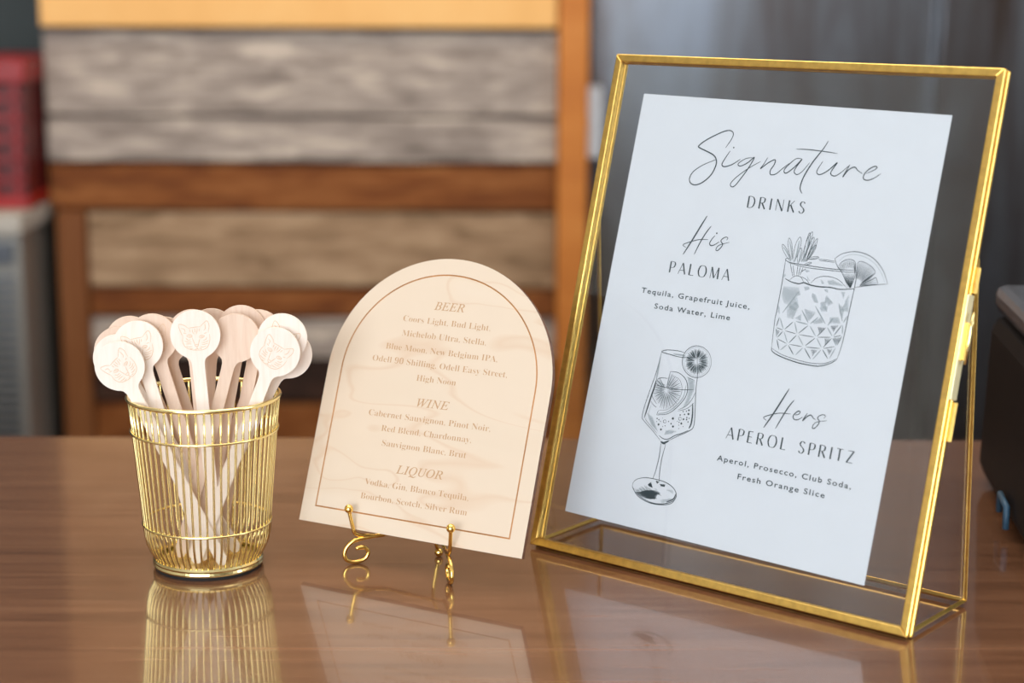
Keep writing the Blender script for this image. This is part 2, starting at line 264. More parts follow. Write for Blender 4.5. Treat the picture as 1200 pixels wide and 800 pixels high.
TUMBLER = [[0,0.45,[[116.4,168.8],[116.7,160.8],[116.9,153.4],[116.9,138.5],[116.7,134.4],[117.9,118.2]]],[0,0.45,[[162.5,167.3],[162.7,158.6],[162.2,144.6],[161.7,127.7],[160.4,117.8]]],[0,0.6,[[117.9,118.2],[118.9,115.9],[124.3,113.9],[135.1,112.1],[144.1,111.7],[150.2,112.1],[156.4,114.5],[160.2,117.3]]],[0,0.35,[[118.2,117.6],[125.4,115.0],[136.2,113.4],[145.2,113.0],[152.5,113.9],[157.4,116.1],[160.4,118.1]]],[0,0.4,[[119.0,169.6],[116.9,169.6],[116.4,168.7],[119.1,167.6],[126.2,167.2],[137.2,167.0],[147.5,167.0],[156.1,167.5],[162.7,167.9]]],[0,0.35,[[118.5,167.3],[130.6,165.9],[144.3,166.0],[156.4,166.3],[162.9,167.1]]],[0,0.3,[[137.0,171.5],[142.4,171.6],[147.6,171.4]]],[0,0.3,[[137.8,170.8],[142.6,170.8],[147.9,170.8]]],[0,0.4,[[147.2,173.0],[151.6,176.3],[158.6,178.2],[166.0,177.6],[172.5,174.8],[178.2,169.5],[182.2,162.8]]],[0,0.4,[[182.2,162.8],[172.1,160.8],[162.7,158.4]]],[0,0.35,[[147.2,173.0],[149.8,168.8],[153.6,165.3],[158.8,157.8]]],[1,0.25,[[150.2,171.9],[153.2,174.9],[158.2,176.6],[165.7,175.9],[172.2,173.0],[177.2,168.2],[180.4,163.2]]],[0,0.7,[[118.3,158.1],[122.8,156.6],[127.8,156.2],[130.7,157.2],[134.7,156.4],[140.9,156.1],[147.6,156.6],[154.4,156.3],[162.8,157.7]]],[0,0.3,[[121.2,157.6],[124.8,160.4],[128.4,159.9],[130.4,157.6]]],[0,0.3,[[128.3,160.4],[132.1,159.0],[134.6,156.5]]],[0,0.3,[[135.1,157.5],[138.5,161.0],[145.0,162.5],[152.0,161.4],[158.2,157.5]]],[0,0.3,[[119.7,168.3],[118.3,171.4],[115.6,175.1],[113.5,176.9],[112.5,177.2],[112.5,176.3],[113.7,173.9],[116.7,170.5],[119.7,168.3]]],[1,0.735,[[120.0,168.4],[116.8,172.5],[113.5,175.8]]],[0,0.3,[[120.3,169.3],[120.0,173.1],[118.5,178.0],[117.0,180.6],[116.0,181.3],[115.8,180.4],[116.1,177.4],[118.1,172.7],[120.3,169.3]]],[1,0.756,[[120.6,169.4],[118.8,174.8],[116.7,179.5]]],[0,0.3,[[121.8,168.2],[123.5,172.4],[124.3,178.1],[123.8,181.5],[123.0,182.6],[122.1,181.7],[121.0,178.5],[120.8,172.7],[121.8,168.2]]],[1,1.0079999999999998,[[122.3,168.2],[122.9,174.6],[122.9,180.5]]],[0,0.3,[[124.7,167.6],[125.7,170.2],[126.0,173.7],[125.5,175.8],[124.9,176.4],[124.3,175.9],[123.7,173.9],[123.8,170.3],[124.7,167.6]]],[1,0.6719999999999999,[[125.0,167.6],[125.2,171.6],[124.9,175.1]]],[0,0.3,[[126.7,168.8],[128.7,173.9],[130.3,180.8],[130.5,185.1],[130.1,186.4],[129.2,185.3],[127.7,181.4],[126.7,174.3],[126.7,168.8]]],[1,0.7979999999999999,[[127.0,168.7],[128.7,176.7],[129.6,183.8]]],[0,0.3,[[128.0,168.9],[129.0,173.9],[129.5,180.6],[129.1,184.4],[128.6,185.7],[128.0,184.5],[127.4,180.7],[127.3,174.1],[128.0,168.9]]],[1,0.63,[[128.3,168.9],[128.7,176.4],[128.5,183.2]]],[0,0.3,[[128.9,169.1],[130.7,173.2],[132.0,178.9],[132.1,182.4],[131.7,183.5],[130.9,182.6],[129.7,179.4],[128.8,173.6],[128.9,169.1]]],[1,0.735,[[129.2,169.0],[130.6,175.5],[131.3,181.4]]],[0,0.3,[[129.8,169.5],[131.9,173.3],[133.8,178.5],[134.3,181.8],[134.1,182.9],[133.3,182.1],[131.9,179.2],[130.3,173.7],[129.8,169.5]]],[1,0.63,[[130.1,169.4],[132.1,175.4],[133.5,180.9]]],[0,0.3,[[129.8,169.8],[131.8,172.3],[133.7,176.0],[134.2,178.3],[134.0,179.2],[133.2,178.7],[131.8,176.7],[130.3,172.9],[129.8,169.8]]],[1,0.63,[[130.1,169.7],[132.0,173.8],[133.3,177.8]]],[0,0.3,[[129.9,170.8],[132.2,170.8],[135.2,171.3],[136.7,172.1],[137.1,172.5],[136.5,172.7],[134.8,172.6],[131.9,171.9],[129.9,170.8]]],[1,0.46199999999999997,[[129.9,170.7],[133.2,171.3],[136.0,172.2]]],[0,0.3,[[128.6,167.1],[130.2,167.2],[132.0,167.9],[132.9,168.5],[133.1,168.9],[132.6,169.1],[131.4,168.9],[129.7,168.0],[128.6,167.1]]],[1,0.378,[[128.7,166.9],[130.7,167.7],[132.4,168.7]]],[0,0.35,[[119.8,167.1],[121.2,163.8],[123.0,159.7]]],[0,0.35,[[121.9,166.1],[123.8,160.1]]],[0,0.35,[[124.9,166.7],[125.3,160.6]]],[0,0.35,[[126.7,166.3],[126.3,160.7]]],[0,0.35,[[128.5,165.9],[127.2,160.8]]],[0,0.35,[[130.4,165.2],[127.5,162.7]]],[0,0.3,[[150.1,168.8],[152.5,172.1],[156.2,173.6],[160.0,172.7],[161.4,168.7]]],[0,0.28,[[153.4,165.5],[150.3,168.7]]],[0,0.28,[[153.7,166.1],[150.8,169.5]]],[0,0.28,[[154.1,166.7],[151.3,170.3]]],[0,0.28,[[154.5,167.3],[151.8,171.1]]],[0,0.28,[[154.8,167.9],[152.4,172.0]]],[0,0.28,[[155.5,168.2],[153.2,172.4]]],[0,0.28,[[156.2,168.5],[154.2,172.8]]],[0,0.28,[[156.9,168.7],[155.2,173.1]]],[0,0.28,[[157.6,169.0],[156.2,173.5]]],[0,0.28,[[158.3,168.8],[157.2,173.3]]],[0,0.28,[[159.1,168.7],[158.3,173.1]]],[0,0.28,[[159.9,168.5],[159.4,172.9]]],[0,0.28,[[160.4,168.2],[160.2,172.4]]],[0,0.28,[[160.7,167.5],[160.4,171.5]]],[0,0.28,[[160.9,166.9],[160.8,170.5]]],[0,0.28,[[161.1,166.2],[161.1,169.6]]],[0,0.28,[[161.3,165.5],[161.4,168.7]]],[0,0.28,[[159.6,157.9],[153.6,165.3]]],[0,0.28,[[159.7,157.9],[154.3,165.4]]],[0,0.28,[[159.8,157.9],[155.1,165.5]]],[0,0.28,[[159.9,157.9],[155.9,165.6]]],[0,0.28,[[159.9,157.9],[156.7,165.7]]],[0,0.28,[[160.0,157.9],[157.4,165.8]]],[0,0.28,[[160.1,157.9],[158.2,165.8]]],[0,0.28,[[160.2,157.9],[159.0,165.9]]],[0,0.28,[[160.2,157.9],[159.7,166.0]]],[0,0.28,[[160.3,157.9],[160.5,166.1]]],[0,0.28,[[160.4,158.0],[161.3,166.2]]],[0,0.28,[[160.5,158.0],[162.0,166.3]]],[0,0.3,[[162.4,168.8],[161.8,172.0],[164.2,173.3],[169.9,171.5],[173.5,168.3],[171.2,165.0]]],[0,0.28,[[162.4,163.1],[161.8,172.0]]],[0,0.28,[[162.7,163.2],[162.7,172.5]]],[0,0.28,[[163.0,163.4],[163.6,173.0]]],[0,0.28,[[163.3,163.5],[164.5,173.2]]],[0,0.28,[[163.7,163.4],[165.5,172.9]]],[0,0.28,[[164.0,163.3],[166.5,172.6]]],[0,0.28,[[164.4,163.2],[167.5,172.3]]],[0,0.28,[[164.7,163.1],[168.5,171.9]]],[0,0.28,[[165.1,162.9],[169.5,171.6]]],[0,0.28,[[165.4,162.8],[170.3,171.1]]],[0,0.28,[[165.7,162.5],[171.1,170.4]]],[0,0.28,[[165.9,162.3],[171.9,169.8]]],[0,0.28,[[166.2,162.1],[172.6,169.1]]],[0,0.28,[[166.5,161.8],[173.4,168.4]]],[0,0.28,[[166.4,161.5],[173.2,167.6]]],[0,0.28,[[166.2,161.2],[172.7,166.8]]],[0,0.28,[[166.1,160.9],[172.3,165.9]]],[0,0.28,[[165.9,160.7],[171.9,165.1]]],[0,0.3,[[172.1,163.9],[174.4,165.4],[176.4,162.1]]],[0,0.28,[[165.2,159.8],[171.5,163.9]]],[0,0.28,[[165.3,159.9],[172.6,164.4]]],[0,0.28,[[165.4,159.9],[173.6,165.0]]],[0,0.28,[[165.5,160.0],[174.6,165.2]]],[0,0.28,[[165.6,159.9],[175.3,164.2]]],[0,0.28,[[165.6,159.8],[175.9,163.1]]],[0,0.28,[[165.7,159.7],[176.6,162.1]]],[1,0.34,[[129.7,149.9],[130.0,150.4]]],[1,0.34,[[129.0,149.5],[129.7,151.0]]],[1,0.34,[[128.3,149.1],[129.4,151.7]]],[1,0.34,[[127.6,148.7],[129.1,152.3]]],[1,0.34,[[126.3,146.8],[128.8,152.9]]],[1,0.34,[[124.5,143.5],[128.5,153.5]]],[1,0.34,[[123.8,143.3],[128.2,154.1]]],[1,0.34,[[123.3,143.4],[127.7,154.2]]],[1,0.34,[[122.8,143.5],[127.1,154.1]]],[1,0.34,[[122.3,143.6],[126.6,154.1]]],[1,0.34,[[121.8,143.7],[126.0,154.1]]],[1,0.34,[[121.3,143.8],[125.5,154.0]]],[1,0.34,[[120.8,143.9],[124.9,154.0]]],[1,0.34,[[120.4,144.2],[124.4,154.0]]],[1,0.34,[[120.1,144.7],[123.8,153.9]]],[1,0.34,[[119.8,145.2],[123.3,153.9]]],[1,0.34,[[119.4,145.7],[122.7,153.9]]],[1,0.34,[[119.1,146.2],[122.2,153.8]]],[1,0.34,[[118.8,146.7],[121.6,153.8]]],[1,0.34,[[118.4,147.2],[121.1,153.8]]],[1,0.34,[[118.1,147.8],[120.5,153.7]]],[1,0.34,[[118.0,148.9],[120.0,153.7]]],[1,0.34,[[118.1,150.4],[119.4,153.7]]],[1,0.34,[[118.1,151.9],[118.9,153.6]]],[1,0.34,[[129.6,141.8],[130.3,143.6]]],[1,0.34,[[128.6,140.8],[130.0,144.1]]],[1,0.34,[[128.1,140.8],[129.6,144.6]]],[1,0.34,[[127.6,140.8],[129.3,145.1]]],[1,0.34,[[127.0,140.8],[129.0,145.6]]],[1,0.34,[[126.5,140.8],[128.6,146.1]]],[1,0.34,[[125.9,140.8],[128.0,145.8]]],[1,0.34,[[125.4,140.8],[127.2,145.3]]],[1,0.34,[[124.9,140.8],[126.5,144.7]]],[1,0.34,[[124.6,141.6],[125.7,144.2]]],[1,0.34,[[124.5,142.5],[124.9,143.7]]],[1,0.34,[[134.9,153.7],[135.1,154.1]]],[1,0.34,[[134.2,153.4],[134.8,154.8]]],[1,0.34,[[133.6,153.1],[134.5,155.5]]],[1,0.34,[[132.9,152.8],[134.0,155.5]]],[1,0.34,[[132.3,152.7],[133.4,155.4]]],[1,0.34,[[132.0,153.3],[132.8,155.2]]],[1,0.34,[[131.7,153.9],[132.2,155.1]]],[1,0.34,[[131.4,154.5],[131.6,155.0]]],[1,0.34,[[141.5,146.8],[141.8,147.7]]],[1,0.34,[[141.0,146.8],[141.5,148.2]]],[1,0.34,[[140.4,146.9],[141.2,148.8]]],[1,0.34,[[139.9,146.9],[140.9,149.4]]],[1,0.34,[[139.4,146.9],[140.6,149.9]]],[1,0.34,[[139.0,147.4],[140.3,150.5]]],[1,0.34,[[138.7,147.8],[140.0,151.1]]],[1,0.34,[[138.3,148.3],[139.6,151.5]]],[1,0.34,[[138.0,148.7],[139.1,151.6]]],[1,0.34,[[137.6,149.2],[138.7,151.8]]],[1,0.34,[[137.2,149.6],[138.2,152.0]]],[1,0.34,[[137.2,150.8],[137.7,152.1]]],[1,0.34,[[151.0,147.8],[151.2,148.2]]],[1,0.34,[[150.3,147.3],[150.8,148.5]]],[1,0.34,[[149.6,146.8],[150.4,148.9]]],[1,0.34,[[148.8,146.3],[150.0,149.2]]],[1,0.34,[[148.3,146.3],[149.6,149.5]]],[1,0.34,[[147.9,146.6],[149.2,149.9]]],[1,0.34,[[147.5,147.0],[148.8,150.2]]],[1,0.34,[[147.1,147.3],[148.4,150.6]]],[1,0.34,[[146.7,147.6],[148.0,150.9]]],[1,0.34,[[146.3,148.0],[147.6,151.3]]],[1,0.34,[[145.9,148.3],[147.2,151.6]]],[1,0.34,[[145.9,149.7],[146.8,151.9]]],[1,0.34,[[146.6,153.4],[146.9,154.2]]],[1,0.34,[[146.1,153.6],[146.6,154.9]]],[1,0.34,[[145.6,153.7],[146.3,155.3]]],[1,0.34,[[145.1,153.9],[145.7,155.3]]],[1,0.34,[[144.8,154.2],[145.2,155.3]]],[1,0.34,[[144.4,154.6],[144.6,155.2]]],[1,0.34,[[157.0,151.4],[157.3,151.9]]],[1,0.34,[[156.7,151.9],[157.4,153.5]]],[1,0.34,[[156.4,152.4],[157.5,155.2]]],[1,0.34,[[156.1,153.0],[157.0,155.2]]],[1,0.34,[[155.7,153.5],[156.4,155.2]]],[1,0.34,[[155.4,154.1],[155.9,155.1]]],[1,0.34,[[155.1,154.6],[155.3,155.1]]],[1,0.34,[[161.3,144.5],[161.5,145.0]]],[1,0.34,[[160.8,144.4],[161.4,146.0]]],[1,0.34,[[160.2,144.4],[161.2,147.0]]],[1,0.34,[[159.7,144.4],[161.1,147.9]]],[1,0.34,[[159.1,144.3],[161.0,148.9]]],[1,0.34,[[158.6,144.3],[160.8,149.9]]],[1,0.34,[[158.0,144.3],[160.7,150.9]]],[1,0.34,[[157.4,144.2],[160.5,151.9]]],[1,0.34,[[156.9,144.2],[160.4,152.9]]],[1,0.34,[[158.5,149.4],[160.3,153.8]]],[1,0.34,[[155.3,158.3],[155.5,158.8]]],[1,0.34,[[154.8,158.3],[155.0,158.9]]],[1,0.34,[[154.2,158.3],[154.6,159.1]]],[1,0.34,[[153.7,158.2],[154.1,159.3]]],[1,0.34,[[153.1,158.2],[153.6,159.4]]],[1,0.34,[[152.6,158.2],[153.1,159.6]]],[1,0.34,[[152.0,158.1],[152.6,159.7]]],[1,0.34,[[151.4,158.1],[152.2,159.9]]],[1,0.34,[[150.9,158.1],[151.7,160.0]]],[1,0.34,[[150.3,158.0],[151.2,160.2]]],[1,0.34,[[149.8,158.0],[150.7,160.3]]],[1,0.34,[[149.2,158.0],[150.3,160.5]]],[1,0.34,[[148.7,157.9],[149.8,160.6]]],[1,0.34,[[148.1,157.9],[149.3,160.8]]],[1,0.34,[[147.6,157.9],[148.8,161.0]]],[1,0.34,[[147.0,157.8],[148.3,160.9]]],[1,0.34,[[146.6,158.0],[147.7,160.7]]],[1,0.34,[[146.2,158.4],[147.1,160.6]]],[1,0.34,[[145.8,158.9],[146.5,160.4]]],[1,0.34,[[145.5,159.3],[145.9,160.3]]],[1,0.34,[[142.9,157.8],[143.3,158.8]]],[1,0.34,[[142.3,157.6],[142.9,159.1]]],[1,0.34,[[142.0,158.2],[142.4,159.4]]],[1,0.34,[[141.6,158.7],[142.0,159.7]]],[1,0.34,[[141.3,159.3],[141.6,160.0]]],[1,0.34,[[141.0,159.9],[141.2,160.3]]],[1,0.34,[[132.6,163.8],[132.9,164.5]]],[1,0.34,[[131.9,163.3],[132.4,164.5]]],[1,0.34,[[131.2,162.9],[131.9,164.6]]],[1,0.34,[[130.8,163.3],[131.4,164.6]]],[1,0.34,[[130.4,163.7],[130.8,164.7]]],[1,0.34,[[130.1,164.1],[130.3,164.7]]],[1,0.34,[[148.2,142.8],[148.5,143.5]]],[1,0.34,[[147.6,142.7],[148.5,144.8]]],[1,0.34,[[147.1,142.6],[148.5,146.1]]],[1,0.34,[[146.5,142.5],[147.9,145.9]]],[1,0.34,[[145.9,142.4],[147.3,145.7]]],[1,0.34,[[145.3,142.3],[146.6,145.5]]],[1,0.34,[[144.9,142.6],[146.0,145.3]]],[1,0.34,[[144.6,143.0],[145.4,145.1]]],[1,0.34,[[144.2,143.5],[144.8,145.0]]],[1,0.34,[[143.8,143.9],[144.2,144.8]]],[1,0.34,[[133.9,158.6],[134.1,159.1]]],[1,0.34,[[133.4,158.8],[133.7,159.5]]],[1,0.34,[[132.9,159.0],[133.3,159.9]]],[1,0.34,[[132.6,159.4],[132.9,160.3]]],[1,0.34,[[132.3,160.0],[132.6,160.7]]],[1,0.34,[[132.0,160.7],[132.2,161.1]]],[1,0.34,[[117.7,158.9],[118.3,160.2]]],[1,0.34,[[117.0,158.4],[118.0,160.8]]],[1,0.34,[[116.7,159.1],[117.3,160.6]]],[1,0.34,[[138.5,136.3],[141.6,141.6]]],[1,0.34,[[137.8,136.0],[141.1,141.7]]],[1,0.34,[[137.3,136.2],[140.6,141.8]]],[1,0.34,[[136.9,136.4],[140.0,141.9]]],[1,0.34,[[136.6,136.9],[139.5,141.9]]],[1,0.34,[[136.4,137.5],[139.0,142.0]]],[1,0.34,[[136.1,138.1],[138.4,142.1]]],[1,0.34,[[135.9,138.7],[137.9,142.2]]],[1,0.34,[[135.6,139.2],[137.4,142.2]]],[1,0.34,[[135.4,139.8],[136.8,142.3]]],[1,0.34,[[135.1,140.4],[136.3,142.4]]],[1,0.34,[[134.9,140.9],[135.8,142.5]]],[1,0.34,[[134.6,141.5],[135.2,142.5]]],[1,0.34,[[134.4,142.1],[134.7,142.6]]],[1,0.34,[[127.7,135.7],[128.4,136.8]]],[1,0.34,[[127.2,135.8],[129.1,139.1]]],[1,0.34,[[126.7,135.9],[129.9,141.4]]],[1,0.34,[[126.2,136.0],[130.5,143.5]]],[1,0.34,[[125.6,136.1],[130.2,144.1]]],[1,0.34,[[125.1,136.2],[130.0,144.6]]],[1,0.34,[[124.6,136.3],[129.7,145.2]]],[1,0.34,[[124.1,136.4],[129.5,145.8]]],[1,0.34,[[123.9,137.0],[129.2,146.4]]],[1,0.34,[[123.7,137.8],[129.0,146.9]]],[1,0.34,[[123.5,138.5],[128.8,147.5]]],[1,0.34,[[123.4,139.2],[128.5,148.1]]],[1,0.34,[[123.2,139.9],[128.3,148.7]]],[1,0.34,[[123.1,140.7],[128.0,149.3]]],[1,0.34,[[122.9,141.4],[127.6,149.5]]],[1,0.34,[[122.8,142.1],[124.1,144.4]]],[1,0.34,[[147.5,143.4],[147.7,143.7]]],[1,0.34,[[147.0,143.6],[147.6,144.6]]],[1,0.34,[[146.5,143.7],[147.5,145.5]]],[1,0.34,[[146.0,143.9],[147.4,146.3]]],[1,0.34,[[145.5,144.1],[147.3,147.2]]],[1,0.34,[[145.1,144.2],[147.3,148.0]]],[1,0.34,[[144.6,144.4],[147.0,148.7]]],[1,0.34,[[144.1,144.6],[146.3,148.5]]],[1,0.34,[[143.9,145.2],[145.7,148.3]]],[1,0.34,[[143.7,145.9],[145.0,148.1]]],[1,0.34,[[143.6,146.7],[144.3,147.9]]],[1,0.34,[[150.2,148.3],[150.6,149.0]]],[1,0.34,[[149.5,148.0],[150.2,149.2]]],[1,0.34,[[148.8,147.8],[149.8,149.4]]],[1,0.34,[[148.1,147.6],[149.3,149.7]]],[1,0.34,[[147.9,148.2],[148.9,149.9]]],[1,0.34,[[147.6,148.8],[148.4,150.2]]],[1,0.34,[[147.4,149.3],[148.0,150.4]]],[1,0.34,[[147.2,149.9],[147.6,150.6]]],[1,0.34,[[118.7,137.8],[119.1,138.4]]],[1,0.34,[[118.3,138.1],[118.9,139.1]]],[1,0.34,[[117.9,138.4],[118.7,139.8]]],[1,0.34,[[117.6,138.8],[118.6,140.5]]],[1,0.34,[[117.4,139.5],[118.4,141.3]]],[1,0.34,[[117.2,140.2],[118.2,141.8]]],[1,0.34,[[117.1,141.0],[117.7,142.0]]],[1,0.34,[[116.9,141.7],[117.2,142.1]]],[1,0.34,[[146.8,136.0],[147.4,137.0]]],[1,0.34,[[146.1,135.8],[147.1,137.5]]],[1,0.34,[[145.4,135.6],[146.8,138.0]]],[1,0.34,[[144.7,135.4],[146.5,138.5]]],[1,0.34,[[144.0,135.2],[146.2,139.0]]],[1,0.34,[[143.3,135.0],[145.9,139.4]]],[1,0.34,[[142.6,134.8],[145.2,139.2]]],[1,0.34,[[141.9,134.7],[144.0,138.2]]],[1,0.34,[[141.6,135.1],[142.8,137.2]]],[1,0.34,[[141.3,135.5],[141.7,136.2]]],[1,0.34,[[157.5,137.3],[158.0,138.1]]],[1,0.34,[[156.8,137.2],[157.7,138.6]]],[1,0.34,[[156.2,137.1],[157.4,139.1]]],[1,0.34,[[155.6,137.0],[157.1,139.6]]],[1,0.34,[[154.9,136.9],[156.8,140.1]]],[1,0.34,[[154.3,136.8],[156.5,140.5]]],[1,0.34,[[153.7,136.7],[156.0,140.8]]],[1,0.34,[[153.1,136.7],[155.4,140.7]]],[1,0.34,[[152.4,136.6],[154.8,140.6]]],[1,0.34,[[151.8,136.5],[154.1,140.5]]],[1,0.34,[[151.2,136.4],[153.5,140.4]]],[1,0.34,[[151.2,137.4],[152.9,140.3]]],[1,0.34,[[151.1,138.3],[152.3,140.3]]],[1,0.34,[[151.1,139.3],[151.6,140.2]]],[1,0.34,[[158.3,140.5],[158.9,141.5]]],[1,0.34,[[158.0,141.0],[158.9,142.6]]],[1,0.34,[[157.6,141.4],[159.0,143.7]]],[1,0.34,[[157.3,141.8],[159.0,144.8]]],[1,0.34,[[157.0,142.2],[159.1,145.9]]],[1,0.34,[[156.6,142.6],[158.9,146.6]]],[1,0.34,[[156.3,143.1],[158.5,146.8]]],[1,0.34,[[156.1,143.7],[158.0,146.9]]],[1,0.34,[[155.9,144.3],[157.5,147.1]]],[1,0.34,[[155.7,145.0],[157.0,147.2]]],[1,0.34,[[155.5,145.6],[156.5,147.4]]],[1,0.34,[[155.3,146.3],[156.0,147.5]]],[1,0.34,[[155.1,147.0],[155.5,147.7]]],[1,0.34,[[132.9,135.4],[133.4,136.3]]],[1,0.34,[[132.4,135.6],[133.2,137.1]]],[1,0.34,[[131.9,135.7],[133.1,137.8]]],[1,0.34,[[131.4,135.9],[133.0,138.6]]],[1,0.34,[[130.9,136.0],[132.8,139.3]]],[1,0.34,[[130.4,136.1],[131.8,138.6]]],[1,0.34,[[129.9,136.3],[130.7,137.7]]],[1,0.34,[[129.4,136.4],[129.7,136.9]]],[1,0.75,[[119.3,135.6],[118.5,130.4]]],[1,0.75,[[119.9,135.4],[123.2,129.5]]],[0,0.3,[[119.3,135.7],[118.5,130.5]]],[1,0.75,[[128.5,134.2],[124.1,129.4]]],[1,0.75,[[129.7,134.1],[132.4,128.4]]],[0,0.3,[[128.6,134.3],[124.2,129.5]]],[1,0.75,[[138.3,133.4],[133.4,128.4]]],[1,0.75,[[139.7,133.4],[144.3,128.4]]],[0,0.3,[[138.4,133.5],[133.5,128.5]]],[1,0.75,[[149.6,133.8],[145.4,128.4]]],[1,0.75,[[150.8,134.0],[154.6,129.8]]],[0,0.3,[[149.7,133.9],[145.5,128.6]]],[1,0.75,[[159.2,136.5],[155.5,130.1]]],[1,0.75,[[159.8,136.7],[160.6,131.8]]],[0,0.3,[[159.2,136.7],[155.6,130.2]]],[1,0.7,[[119.9,124.3],[118.6,129.1]]],[1,0.7,[[120.5,124.2],[123.2,128.2]]],[0,0.35,[[123.2,128.2],[120.5,124.2]]],[1,0.7,[[127.4,122.3],[124.0,128.0]]],[1,0.7,[[128.5,122.2],[132.3,127.1]]],[0,0.35,[[132.3,127.1],[128.5,122.2]]],[1,0.7,[[137.7,122.1],[133.4,127.1]]],[1,0.7,[[139.1,122.1],[144.2,127.1]]],[0,0.35,[[144.2,127.1],[139.1,122.1]]],[1,0.7,[[149.2,122.7],[145.4,127.2]]],[1,0.7,[[150.4,122.8],[154.5,128.5]]],[0,0.35,[[154.5,128.5],[150.4,122.8]]],[1,0.7,[[158.0,125.0],[155.3,128.7]]],[1,0.7,[[158.7,125.3],[160.5,130.5]]],[0,0.35,[[160.5,130.5],[158.7,125.3]]],[1,0.75,[[122.9,117.6],[120.4,122.9]]],[1,0.75,[[123.9,117.4],[127.4,121.0]]],[0,0.4,[[120.4,122.9],[122.9,117.6]]],[1,0.75,[[132.7,116.0],[128.4,120.8]]],[1,0.75,[[134.0,116.0],[137.8,120.7]]],[0,0.4,[[128.4,120.8],[132.7,116.0]]],[1,0.75,[[143.9,115.2],[138.9,120.6]]],[1,0.75,[[145.3,115.3],[149.3,121.2]]],[0,0.4,[[138.9,120.6],[143.9,115.2]]],[1,0.75,[[154.4,117.0],[150.3,121.4]]],[1,0.75,[[155.5,117.2],[158.0,123.6]]],[0,0.4,[[150.3,121.4],[154.4,117.0]]],[0,0.4,[[118.9,129.6],[123.0,128.9]]],[0,0.4,[[124.5,128.7],[131.7,127.9]]],[0,0.4,[[134.0,127.7],[143.4,127.7]]],[0,0.4,[[145.9,127.9],[153.8,129.0]]],[0,0.4,[[155.6,129.4],[160.0,130.9]]],[0,0.4,[[120.8,123.4],[127.0,121.6]]],[0,0.4,[[129.0,121.4],[137.1,121.3]]],[0,0.4,[[139.5,121.4],[148.4,121.9]]],[0,0.4,[[150.6,122.2],[157.4,124.2]]],[1,0.8,[[120.7,138.4],[128.7,152.0]]],[1,0.8,[[138.2,135.1],[132.8,141.6]]],[1,0.8,[[148.9,136.0],[140.7,145.0]]],[1,0.8,[[159.1,138.9],[155.0,148.4]]],[1,0.8,[[139.7,134.8],[143.8,139.0]]],[1,0.8,[[150.6,135.3],[153.3,140.1]]],[1,0.8,[[130.4,134.8],[138.1,134.2]]],[1,0.8,[[159.9,138.1],[161.7,142.2]]],[0,0.3,[[146.1,119.1],[146.7,120.7]]],[0,0.3,[[144.7,116.9],[146.1,120.7]]],[0,0.3,[[144.4,117.6],[145.5,120.7]]],[0,0.3,[[144.1,118.3],[145.0,120.7]]],[0,0.3,[[143.7,119.0],[144.4,120.7]]],[0,0.3,[[143.4,119.7],[143.8,120.7]]],[0,0.3,[[154.7,119.1],[156.0,122.6]]],[0,0.3,[[154.3,119.7],[155.4,122.5]]],[0,0.3,[[154.0,120.3],[154.7,122.4]]],[0,0.3,[[153.6,120.8],[154.1,122.3]]],[0,0.3,[[153.2,121.4],[153.5,122.2]]],[0,0.3,[[158.0,125.5],[159.6,129.7]]],[0,0.3,[[157.6,125.9],[158.9,129.6]]],[0,0.3,[[157.2,126.3],[158.3,129.4]]],[0,0.3,[[156.7,126.7],[157.6,129.2]]],[0,0.3,[[156.3,127.1],[157.0,129.1]]],[0,0.3,[[155.8,127.5],[156.4,128.9]]],[0,0.3,[[155.4,127.9],[155.7,128.7]]],[0,0.3,[[148.3,132.6],[148.7,133.7]]],[0,0.3,[[146.9,130.3],[148.1,133.7]]],[0,0.3,[[146.2,130.2],[147.5,133.7]]],[0,0.3,[[145.9,130.8],[147.0,133.7]]],[0,0.3,[[145.5,131.4],[146.4,133.7]]],[0,0.3,[[145.2,132.1],[145.8,133.7]]],[0,0.3,[[144.8,132.7],[145.2,133.7]]],[0,0.3,[[156.4,134.9],[156.9,136.3]]],[0,0.3,[[154.8,132.1],[156.2,136.2]]],[0,0.3,[[154.4,132.6],[155.6,136.1]]],[0,0.3,[[154.0,133.1],[155.0,135.9]]],[0,0.3,[[153.5,133.6],[154.3,135.8]]],[0,0.3,[[153.1,134.1],[153.7,135.6]]],[0,0.3,[[152.7,134.6],[153.1,135.5]]],[0,0.3,[[120.1,125.4],[121.0,128.1]]],[0,0.3,[[119.7,126.1],[120.5,128.2]]],[0,0.3,[[119.4,126.7],[120.0,128.4]]],[0,0.3,[[119.0,127.4],[119.4,128.5]]],[0,0.3,[[118.7,128.1],[118.9,128.6]]],[0,0.3,[[151.8,124.6],[153.2,128.3]]],[0,0.3,[[151.0,123.9],[152.6,128.2]]],[0,0.3,[[150.8,125.0],[151.9,128.1]]],[0,0.3,[[150.6,126.1],[151.3,128.0]]],[0,0.3,[[150.4,127.1],[150.7,127.9]]]]
